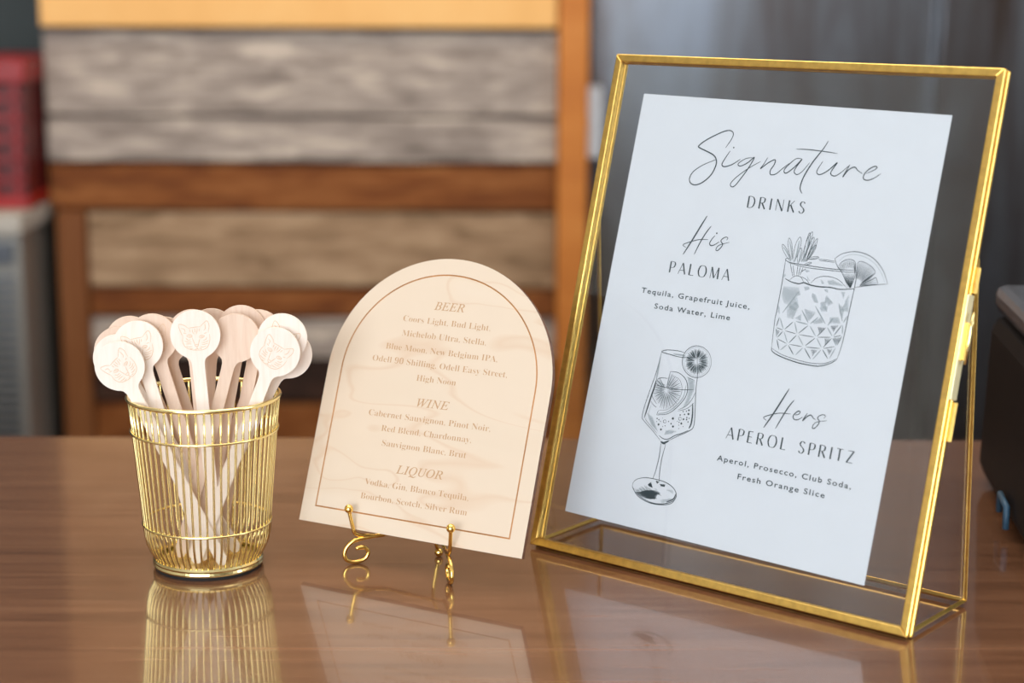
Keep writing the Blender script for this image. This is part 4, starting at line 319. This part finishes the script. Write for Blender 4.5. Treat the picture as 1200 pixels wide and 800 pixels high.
def bbox(name, parent, mat, x0, x1, y0, y1, z0, z1, org, bevel=0.0, label=None):
    b = MB(); b.box(x0-org[0], x1-org[0], y0-org[1], y1-org[1], z0-org[2], z1-org[2]); o = b.build(name, mat, parent, bevel=bevel)
    if label: o['label'] = label
    return o
OG = (-0.30, 2.80, ZF)
bbox('top_rail', pn, M['honey_wood'], -0.712, 0.066, 2.785, 2.85, 0.266, 0.36, OG, 0.003, 'honey coloured pine rail')
bbox('post', pn, M['orange_wood'], 0.068, 0.114, 2.78, 2.85, ZF, 0.36, OG, 0.003, 'orange stained post')
bbox('post', pn, M['brown_post'], -0.700, -0.657, 2.78, 2.85, ZF, -0.014, OG, 0.003, 'brown stained post')
bbox('back_board', pn, M['dark_plank'], -0.700, 0.112, 2.822, 2.85, ZF, 0.355, OG)
bbox('upper_board', pn, M['tan_plank'], -0.712, 0.114, 2.80, 2.85, 0.362, 1.2, OG, 0.002)

# left: steel cooler unit with louvres, red crate on top
un = thing('steel_cooler', 'light steel appliance with louvred front beside the plank cabinet', 'appliance', (-0.95, 2.70, ZF))
OU = (-0.95, 2.70, ZF)
bbox('body', un, M['steel_light'], -1.25, -0.722, 2.665, 2.98, ZF+0.05, -0.03, OU, 0.004)
bbox('worktop', un, M['cream'], -1.26, -0.716, 2.64, 3.0, -0.03, 0.0, OU, 0.004, 'pale cream top slab')
bbox('kick_plate', un, M['black'], -1.22, -0.735, 2.70, 2.95, ZF, ZF+0.05, OU)
for col, x0, x1 in ((0, -0.98, -0.87), (1, -0.85, -0.735)):
    b = MB()
    for k in range(34):
        z = -0.10-k*0.014
        b.box(x0+0.95, x1+0.95, -0.041, -0.034, z-ZF, z-ZF+0.006)
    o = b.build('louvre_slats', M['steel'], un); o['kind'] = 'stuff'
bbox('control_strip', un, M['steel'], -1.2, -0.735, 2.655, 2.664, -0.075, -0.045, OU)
cr = thing('red_crate', 'red plastic crate with dark red lattice sides standing on the steel appliance', 'crate', (-0.82, 2.72, 0.0))
bbox('wall_panel', cr, M['red_dark'], -0.95, -0.722, 2.71, 2.90, 0.0, 0.19, (-0.82, 2.72, 0.0))
bbox('rim', cr, M['red'], -0.957, -0.716, 2.70, 2.91, 0.185, 0.222, (-0.82, 2.72, 0.0), 0.004)
bbox('rim', cr, M['red'], -0.957, -0.716, 2.70, 2.91, 0.0, 0.018, (-0.82, 2.72, 0.0), 0.004)
b = MB()
for k in range(7): b.box(-0.95+0.036*k+0.82-0.004, -0.95+0.036*k+0.82+0.004, -0.018, -0.0101, 0.018, 0.185)
for k in range(5): b.box(-0.13, 0.098, -0.018, -0.0102, 0.04+k*0.03, 0.046+k*0.03)
b.build('lattice', M['red'], cr)

# right: tall stainless steel refrigerator
fr_ = thing('steel_refrigerator', 'tall stainless steel refrigerator standing right of the plank cabinet', 'refrigerator', (0.95, 2.90, ZF))
OF = (0.95, 2.90, ZF)
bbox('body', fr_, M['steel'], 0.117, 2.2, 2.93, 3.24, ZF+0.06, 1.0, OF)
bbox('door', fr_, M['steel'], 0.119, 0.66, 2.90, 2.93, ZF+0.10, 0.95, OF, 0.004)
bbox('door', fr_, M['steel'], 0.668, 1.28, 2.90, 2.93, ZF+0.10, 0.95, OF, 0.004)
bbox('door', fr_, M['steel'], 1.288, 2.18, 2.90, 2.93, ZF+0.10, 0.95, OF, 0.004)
bbox('kick_plate', fr_, M['black'], 0.16, 2.18, 2.93, 3.2, ZF, ZF+0.06, OF)
sw = thing('wall_switch', 'narrow white switch plate on the steel refrigerator edge beside the orange post', 'switch', (0.125, 2.86, 0.12))
b = MB(); b.box(-0.009, 0.013, -0.006, 0.0395, -0.055, 0.055); b.build('cover_plate', M['white_plate'], sw, bevel=0.002)
b = MB(); b.box(-0.005, 0.005, -0.009, -0.0061, -0.012, 0.012); b.build('rocker', M['white_plate'], sw, bevel=0.001)

# black device on the right end of the counter
dv = thing('receipt_printer', 'black boxy receipt printer with grey lid at right edge of the counter', 'printer', (0.3165, 1.14, 0.0), -0.09)
b = MB()
def dfn(x, y, z): return (x-(0.0 if z < 0.02 else -0.004)*(1 if x < 0.1 else 0), y, z)
b.box(0.0, 0.24, -0.12, 0.10, 0.004, 0.120, fn=dfn); b.build('body', M['black'], dv, bevel=0.012)
b = MB(); b.box(0.006, 0.236, -0.118, 0.098, 0.1205, 0.139); b.build('lid', M['black_lid'], dv, bevel=0.006)
for x in (0.02, 0.2):
    for y in (-0.1, 0.08): b = MB(); b.box(x, x+0.02, y, y+0.02, 0.0, 0.0039); b.build('foot', M['pad'], dv)
b = MB(); b.tube([(-0.003, -0.040, 0.006), (-0.003, -0.040, 0.020), (-0.003, -0.016, 0.022), (-0.003, -0.014, 0.010)], 0.0022, 8)
b.build('cable_clip', M['blue'], dv, smooth=True)['label'] = 'blue clip at the lower corner'

# ------------------------------------------------------------------ gold wire cup
CX, CY = -0.18012, 1.04192
cup = thing('wire_cup', 'pale gold wire cup holding round-headed wooden drink stirrers', 'cup', (CX, CY, 0))
PROF = [(0.0310, 0.0062), (0.0318, 0.0085), (0.0335, 0.0115), (0.0352, 0.0155), (0.0364, 0.0205), (0.0371, 0.030), (0.0383, 0.045), (0.0400, 0.065), (0.0418, 0.085), (0.0436, 0.1030)]
b = MB(); b.tube([(r, 0, z) for r, z in PROF], 0.00072, 6)
w0 = b.build('wire', M['pale_gold'], cup, smooth=True)
NW = 58
for k in range(1, NW):
    w = w0.copy(); C.objects.link(w); w.parent = cup; w.rotation_euler = (0, 0, 2*PI*k/NW)
def ringpart(name, r, z, t, mat, sq=1.0, parent=None):
    b = MB(); b.lathe([(r+t*math.cos(a), z+t*sq*math.sin(a)) for a in [2*PI*i/10 for i in range(10)]], 96, closed=True)
    return b.build(name, mat, parent or cup, smooth=True)
ringpart('rim', 0.0440, 0.1035, 0.0013, M['pale_gold'])
ringpart('hoop', 0.0429, 0.0838, 0.0007, M['pale_gold'])
ringpart('hoop', 0.0377, 0.0278, 0.0007, M['pale_gold'])
b = MB(); b.lathe([(0.0290, 0.0022), (0.0322, 0.0022), (0.0327, 0.0032), (0.0322, 0.0045), (0.0326, 0.0056), (0.0318, 0.0068), (0.0290, 0.0068)], 72)
b.disc(0.0290, 0.0050, 72); b.disc(0.0290, 0.0022, 72, flip=True)
b.build('base_plate', M['pale_gold'], cup, smooth=False)
b = MB(); b.lathe([(0.0, 0.0), (0.0310, 0.0), (0.0314, 0.0021), (0.0, 0.0021)], 64); b.build('foot_pad', M['pad'], cup)

# ------------------------------------------------------------------ stirrers
# key, head offset x, y, head height, tip offset x, engraved, pink, label
ST = [
 ('a', -43.6, -22.5, 125.3, 13.0, 1, 0, 'cat-engraved pale stirrer, frontmost and lowest head at far left of the cup'),
 ('k', 44.9, -19.7, 133.4, -4.8, 1, 0, 'cat-engraved pale stirrer, frontmost of the heads leaning right'),
 ('f', -0.9, -16.9, 142.8, 9.2, 1, 0, 'upright whitest stirrer with whole cat face, front centre of the cup'),
 ('c', -34.4, -14.1, 135.8, 0.2, 1, 0, 'cat-engraved stirrer just behind the lowest left head, face half covered'),
 ('j', 48.1, -11.3, 139.9, -7.8, 1, 0, 'pale stirrer behind the front right one, only the cat ears showing'),
 ('h', 20.7, -8.5, 139.2, -16.0, 0, 1, 'plain pinkish blank stirrer right of the central white one'),
 ('e', -27.6, -5.7, 138.4, 9.8, 1, 1, 'pinkish cat-engraved stirrer partly hidden left of the central white one'),
 ('l', 49.8, -2.9, 128.6, -12.0, 0, 0, 'pale blank stirrer whose head edge shows at far right, lowest there'),
 ('f2', -5.4, -0.1, 140.0, 2.8, 0, 1, 'blank stirrer directly behind the central white one, rim of head showing left'),
 ('b2', -50.2, 2.7, 124.5, 17.0, 0, 0, 'blank stirrer directly behind the lowest left head'),
 ('h2', 22.1, 5.5, 141.6, -4.3, 0, 1, 'blank stirrer peeking above the plain pinkish one'),
 ('i', 31.5, 8.3, 138.6, 3.9, 0, 1, 'blank brownish stirrer between the plain pinkish one and the right pair'),
 ('e2', -24.5, 11.1, 133.6, 12.2, 0, 1, 'hidden-headed pinkish stirrer behind the left of centre one'),
 ('b', -52.0, 13.9, 126.7, 9.7, 0, 1, 'blank pinkish stirrer with outermost head at far left'),
 ('d', -45.3, 16.7, 132.8, 4.1, 0, 1, 'blank stirrer with head peeking above the half covered cat head at left'),
 ('f3', 2.6, 19.5, 137.0, -7.8, 0, 1, 'blank stirrer peeking above right of the central white head'),
 ('i2', 33.6, 22.3, 129.5, -12.0, 0, 1, 'brownish blank stirrer at the back right, head hidden by the others'),
]
def stirrer_outline(L, R=0.0143, w=0.0036):
    # head centre at origin, blade runs down to -L
    pts = []
    a0 = math.radians(-90+24)
    n = 40
    for i in range(n+1):
        a = a0+(2*PI-2*math.radians(24))*i/n
        pts.append((R*math.cos(a), R*math.sin(a)))
    # left neck, blade, tip, right neck
    left = [(-w-0.0010, -R*0.99), (-w-0.0002, -R*1.14), (-w, -R*1.35), (-w*0.92, -L+w)]
    tip = [(-w*0.75, -L+w*0.35), (0, -L), (w*0.75, -L+w*0.35)]
    return pts+left+tip+[(-x, y) for x, y in reversed(left)]
def extrude_outline(mb, pts, y0, y1, mi=0, ei=None):
    n = len(pts)
    vs = [(x, y0, z) for x, z in pts]+[(x, y1, z) for x, z in pts]
    mb.add(vs, [tuple(range(n)), tuple(reversed(range(n, 2*n)))], mi)
    mb.add(vs, [(i, n+i, n+(i+1) % n, (i+1) % n) for i in range(n)], mi if ei is None else ei)
cat_mesh = None
for key, hx, hy, hz, tx, eng, pink, lb in ST:
    L = math.hypot(hx-tx, hz-7.0)/1000
    ang = math.atan2((hx-tx)/1000, (hz-7.0)/1000)
    b = MB(); extrude_outline(b, stirrer_outline(L), -0.0008, 0.0008)
    root = thing('drink_stirrer', lb+'', 'stirrer', (CX+tx/1000, CY+hy/1000, 0.0071), 0, 'round-headed wooden drink stirrers in the gold cup')
    piv = Matrix.Rotation(ang, 4, 'Y')
    me_fn = lambda x, y, z: (piv @ Vector((x, y, z+L)))
    b.build('blade', M['birch_shaded'] if pink else M['birch'], root, bevel=0.0002, fn=me_fn)
    if eng:
        e = MB()
        tilt = {'a': 0.25, 'c': -0.15, 'e': -0.2, 'f': -0.05, 'k': -0.3, 'j': -0.2}[key]
        ct_, st_ = math.cos(tilt), math.sin(tilt)
        for s in CAT:
            ribbon(e, [(p[0]*ct_-p[1]*st_, p[0]*st_+p[1]*ct_) for p in s], 0.028, lambda q, z: (q.x*0.0128, -0.00086, q.y*0.0128), smooth=len(s) > 2, taper=True)
        e.build('engraved_cat_face', M['engrave'], root, fn=me_fn)['label'] = 'fine line engraving of a cat face'

# ------------------------------------------------------------------ arched plywood menu board
BA, BL, BW, BH, BSP, BIN = -0.51337, 0.35824, 0.15458, 0.16819, 0.07318, 0.0100
BROT = 0.00284
bd = thing('arched_menu_board', 'arched pale plywood drinks menu with engraved list, held by the small gold easel', 'sign', (-0.12869, 1.06585, 0.0208), BA)
def bfn(x, y, z):      # board local: x along width, y depth behind the face, z up the face
    x, z = x*math.cos(BROT)-z*math.sin(BROT), z*math.cos(BROT)+x*math.sin(BROT)
    return (x, z*math.sin(BL)+y*math.cos(BL), z*math.cos(BL)-y*math.sin(BL))
def arch(k, n=56):
    a, c = BW/2-k, BSP-k
    pts = [(BW-k, k)]
    for i in range(n+1):
        t = PI*i/n; pts.append((BW/2+a*math.cos(t), BH-BSP+c*math.sin(t)))
    pts.append((k, k)); return pts
TH = 0.0032; g = 0.00045; dp = 0.0005
b = MB()
R0, R1, R2, R3 = arch(0), arch(BIN-g), arch(BIN), arch(BIN+g); n = len(R0)
V = [(x, 0, z) for x, z in R0]+[(x, 0, z) for x, z in R1]+[(x, dp, z) for x, z in R2]+[(x, 0, z) for x, z in R3]+[(x, TH, z) for x, z in R0]
def band(a, c): return [(a*n+i, c*n+i, c*n+(i+1) % n, a*n+(i+1) % n) for i in range(n)]
b.add(V, band(0, 1), 0); b.add(V, band(1, 2), 1); b.add(V, band(2, 3), 1); b.add(V, [tuple(3*n+i for i in range(n))], 0)
b.add(V, band(4, 0), 2); b.add(V, [tuple(4*n+i for i in reversed(range(n)))], 0)
b.build('board', [M['plywood'], M['burnt'], M['ply_edge']], bd, fn=bfn)
def bp(q, z): return bfn(q.x/1000, -0.00006, q.y/1000)
for body, head, (x0, y0, x1, y1) in BOARD:
    b = MB()
    if head: put_text(b, math_italic(body), x0, y0, x1, y1, 7.0, bp, offset=0.004)
    else: put_text(b, math_bold(body), x0, y0, x1, y1, 5.3, bp, offset=-0.012)
    b.build('engraved_heading' if head else 'engraved_line', M['etched'], bd)

# ------------------------------------------------------------------ small gold easel
es = thing('gold_easel', 'small gold wire easel with ball tips and scroll feet under the arched board', 'easel', (-0.047, 1.056, 0))
EO = Vector((-0.047, 1.056, 0))
HOOK = [(-1.8, 33.0), (-1.0, 29.0), (0.3, 23.0), (1.5, 19.2), (5.0, 17.6), (10.0, 17.0), (18.1, 16.6)]
SCR = [(22.0, 17.4), (14.0, 16.4), (6.2, 15.6), (0.5, 14.2), (-3.4, 10.8), (-5.0, 6.4), (-3.6, 2.9), (0.2, 1.35), (4.5, 1.5), (8.2, 3.6), (9.4, 7.0), (7.2, 9.9), (2.0, 9.6)]
def spline3(pts, n=5):
    P = [Vector(p) for p in pts]; out = []
    for i in range(len(P)-1):
        p1, p2 = P[i], P[i+1]; p0 = P[i-1] if i else p1*2-p2; p3 = P[i+2] if i+2 < len(P) else p2*2-p1
        for k in range(n):
            t = k/n; out.append(0.5*((2*p1)+(p2-p0)*t+(2*p0-5*p1+4*p2-p3)*t*t+(3*p1-p0-3*p2+p3)*t**3))
    out.append(P[-1]); return out
for hx, hy, ang in ((-0.0945, 1.0436, 15), (-0.0350, 1.0070, 103)):
    d = Vector((math.cos(math.radians(ang)), math.sin(math.radians(ang)), 0)); base = Vector((hx, hy, 0))-EO
    mp = lambda p: base+d*p[0]/1000+Vector((0, 0, p[1]/1000))
    pts = [mp(p) for p in HOOK]; apex = Vector((0, 0, 0.0265))
    b = MB(); b.tube(spline3(pts+[pts[-1].lerp(apex, 0.5), apex]), 0.00115, 10)
    arm = b.build('support_arm', M['gold'], es, smooth=True)
    b = MB(); b.ball(mp((-1.9, 34.3)), 0.0027, 18); b.build('ball_tip', M['gold'], arm, smooth=True)
    b = MB(); b.tube(spline3([mp(p) for p in SCR]), 0.00125, 10); b.build('scroll_foot', M['gold'], es, smooth=True)
b = MB(); vb = Vector((math.sin(-BA), math.cos(BA), 0)).normalized()
top = Vector((-0.047, 1.056, 0))-EO+vb*0.030+Vector((0, 0, 0.095))
b.tube(spline3([(0.0033, 0.003, 0.003), (0.0015, 0.0015, 0.010), (0, 0, 0.0265), tuple(vb*0.012+Vector((0, 0, 0.045))), tuple(top)]), 0.00115, 10)
bl_ = b.build('back_post', M['gold'], es, smooth=True)
b = MB(); b.ball((0.0033, 0.003, 0.0027), 0.0027, 18); b.build('ball_foot', M['gold'], bl_, smooth=True)

# ------------------------------------------------------------------ brass and glass frame
FA, FL, FW, FH, FD = -0.67915, 0.27584, 0.25491, 0.30705, 0.07284
FZ = 0.0023
fm = thing('glass_display_frame', 'gold metal glass display frame standing on the counter, holding the drinks card', 'frame', (0.01126, 1.07745, FZ), FA)
def ffn(x, y, z): return (x, z*math.sin(FL)+y*math.cos(FL), z*math.cos(FL)-y*math.sin(FL))
BWd = 0.0048
def rect_bars(name, d0, d1, w, inset=0.0, mat=M['brass']):
    W, H_ = FW-inset, FH-inset
    for pts in ([(inset, inset), (W, inset), (W-w, inset+w), (inset+w, inset+w)], [(W, inset), (W, H_), (W-w, H_-w), (W-w, inset+w)],
                [(W, H_), (inset, H_), (inset+w, H_-w), (W-w, H_-w)], [(inset, H_), (inset, inset), (inset+w, inset+w), (inset+w, H_-w)]):
        b = MB(); b.add([(x, d0, z) for x, z in pts]+[(x, d1, z) for x, z in pts], [(0, 1, 2, 3), (7, 6, 5, 4), (0, 4, 5, 1), (1, 5, 6, 2), (2, 6, 7, 3), (3, 7, 4, 0)])
        b.build(name, mat, fm, fn=ffn, bevel=0.0006)
rect_bars('front_bar', 0.0, 0.0029, BWd)
rect_bars('inner_bar', 0.0029, 0.0054, BWd-0.0012, 0.0010)
rect_bars('rear_bar', 0.0054, 0.0083, BWd)
b = MB(); b.box(BWd-0.001, FW-BWd+0.001, 0.0010, 0.0028, BWd-0.001, FH-BWd+0.001); b.build('front_pane', M['glass'], fm, fn=ffn)
b = MB(); b.box(BWd-0.001, FW-BWd+0.001, 0.0044, 0.0058, BWd-0.001, FH-BWd+0.001); b.build('rear_pane', M['glass'], fm, fn=ffn)
# base and back support
def pt(x, y, z): return Vector((x, y, z))
HT = 0.205
topy = HT*math.sin(FL)+0.0085*math.cos(FL)+0.0010; topz = HT*math.cos(FL)-0.0085*math.sin(FL)
def bar(name, a, c, r=0.0016, mat=M['brass']):
    b = MB(); b.tube([a, c], r, 4); return b.build(name, mat, fm, bevel=0.0003)
zb = 0.0006
for s in (0.0018, FW-0.0018):
    bar('support_rod', pt(s, FD, zb), pt(s, topy, topz))
    bar('base_rod', pt(s, 0.0060, zb), pt(s, FD, zb))
bar('base_rod', pt(0.0018, FD, zb), pt(FW-0.0018, FD, zb))
for s in (0.0018, FW-0.0018):
    y1 = 0.0083*math.cos(FL)+0.0012
    tri = [(y1+0.004*0.28, 0.004), (FD-0.0018, 0.003), (topy, topz-0.006)]
    b = MB(); b.add([(s-0.0006, y, z) for y, z in tri]+[(s+0.0006, y, z) for y, z in tri], [(0, 1, 2), (5, 4, 3), (0, 3, 4, 1), (1, 4, 5, 2), (2, 5, 3, 0)])
    b.build('side_pane', M['glass_side'], fm)
# side clasp
cl_x = FW+0.0007
b = MB(); b.box(FW, FW+0.0012, 0.0003, 0.0080, 0.128, 0.185); cp = b.build('clasp_plate', M['satin_gold'], fm, fn=ffn, bevel=0.0004)
for z0, z1 in ((0.106, 0.127), (0.150, 0.170), (0.186, 0.200)):
    b = MB(); b.tube([(FW+0.0018, 0.0052, z0), (FW+0.0018, 0.0052, z1)], 0.0016, 10)
    b.build('hinge_barrel', M['brass'], cp, fn=ffn)
b = MB(); b.tube([(FW+0.0036, 0.0052, 0.176), (FW+0.0040, 0.0040, 0.168), (FW+0.0036, 0.0052, 0.160), (FW+0.0032, 0.0058, 0.148)], 0.0008, 8)
b.build('hook', M['pale_gold'], cp, fn=ffn, smooth=True)

# ------------------------------------------------------------------ printed drinks card between the panes
card = thing('signature_drinks_card', 'white printed card about signature drinks, tilted between the frame panes', 'menu card', (0.01126, 1.07745, FZ), FA)
PR = -0.01429; PS, PH = 0.02229, 0.02532
def cfn(x, y, z):      # x, z in metres on the card
    x, z = PS+x*math.cos(PR)-z*math.sin(PR), PH+z*math.cos(PR)+x*math.sin(PR)
    return ffn(x, y, z)
b = MB(); b.box(-0.0026, 0.2015, 0.0035, 0.0039, -0.0010, 0.2584); b.build('card', M['paper'], card, fn=cfn)
def cp2(q, z): return cfn(q.x/1000, 0.00342-z, q.y/1000)
b = MB()
for i, (w, pts) in enumerate(SCRIPT_STROKES[:10]): ribbon(b, pts, w*1.3, cp2, z=i*1e-6)
blob(b, SCRIPT_DOTS[0][1], SCRIPT_DOTS[0][0], cp2)
b.build('title_script', M['ink'], card)
b = MB()
for i, (w, pts) in enumerate(SCRIPT_STROKES[10:15]): ribbon(b, pts, w*1.3, cp2, z=i*1e-6)
blob(b, SCRIPT_DOTS[1][1], SCRIPT_DOTS[1][0], cp2)
b.build('his_script', M['ink'], card)
b = MB()
for i, (w, pts) in enumerate(SCRIPT_STROKES[15:]): ribbon(b, pts, w*1.3, cp2, z=i*1e-6)
b.build('hers_script', M['ink'], card)
for i, (body, (x0, y0, x1, y1)) in enumerate(SANS):
    b = MB(); put_text(b, body, x0, y0, x1, y1, 4.5, cp2, spacing=1.22, offset=0.012); b.build('recipe_line', M['ink'], card)
GL = {  # high contrast capitals: width and strokes on a unit height
 'D': (.74, ["0.06,0 0.06,1", "0.06,1 .3,.99 .55,.88 .68,.5 .55,.12 .3,.01 .06,0"]),
 'R': (.66, [".06,0 .06,1", ".06,1 .3,1 .5,.92 .52,.75 .45,.58 .25,.52 .06,.52", "!.28,.52 .62,0"]),
 'I': (.16, [".08,0 .08,1"]),
 'N': (.80, ["/.08,0 .08,1", "!.08,1 .72,0", "/.72,0 .72,1"]),
 'K': (.68, [".06,0 .06,1", "/.06,.42 .56,1", "!.24,.62 .64,0"]),
 'S': (.56, [".5,.86 .36,.99 .16,.95 .08,.76 .2,.58 .38,.45 .5,.25 .38,.03 .18,.01 .04,.16"]),
 'P': (.58, [".06,0 .06,1", ".06,1 .3,1 .5,.92 .53,.73 .45,.53 .25,.46 .06,.46"]),
 'A': (.76, ["/.02,0 .38,1", "!.38,1 .74,0", "/.14,.33 .60,.33"]),
 'L': (.54, [".06,0 .06,1", "/.06,.02 .50,.02"]),
 'O': (.92, [".46,1 .2,.92 .06,.5 .2,.08 .46,0 .72,.08 .86,.5 .72,.92 .46,1"]),
 'M': (.90, ["/.06,0 .10,1", "!.10,1 .45,.05", "/.45,.05 .80,1", ".80,1 .84,0"]),
 'E': (.54, [".06,0 .06,1", "/.06,.98 .48,.98", "/.06,.52 .42,.52", "/.06,.02 .50,.02"]),
 'T': (.62, [".31,0 .31,1", "/.02,.98 .60,.98"]),
 'Z': (.62, ["/.05,.98 .58,.98", "!.58,1 .04,0", "/.04,.02 .60,.02"]), ' ': (.42, [])}
for body, (x0, y0, x1, y1) in CAPS:
    b = MB(); hgt = 6.7
    widths = [GL[c][0] for c in body]; gap = ((x1-x0)/hgt-sum(widths))/(len(body)-1); x = 0
    for ch in body:
        for s in GL[ch][1]:
            mode = s[0] if s[0] in '/!' else ''
            P = [tuple(float(t) for t in q.split(',')) for q in s.lstrip('/!').split()]
            pts = [(x0+(x+a)*hgt, y0+(y1-y0)*(x+a)*hgt/(x1-x0)+c*hgt) for a, c in P]
            if mode == '/': nb = lambda d: 0.36
            elif mode == '!': nb = lambda d: 0.92
            elif len(P) == 2: nb = lambda d: 0.95
            else: nb = lambda d: 0.30+0.62*abs(d.y)**2
            ribbon(b, pts, 1, cp2, nib=nb)
        x += GL[ch][0]+gap
    b.build('printed_capitals', M['ink'], card)
def drawing(name, data, bubbles=()):
    b = MB()
    for i, (tone, w, pts) in enumerate(data): ribbon(b, pts, w, cp2, mi=tone, z=(i*2e-8+(0 if tone else 8e-6)))
    for r, c in bubbles: blob(b, c, r, cp2, mi=0)
    return b.build(name, [M['ink'], M['ink_grey']], card)
drawing('tumbler_drawing', TUMBLER)['label'] = 'line drawing of a cut glass tumbler with citrus slice'
drawing('wine_glass_drawing', WINE, BUBBLES)['label'] = 'line drawing of a stemmed glass with orange slices'
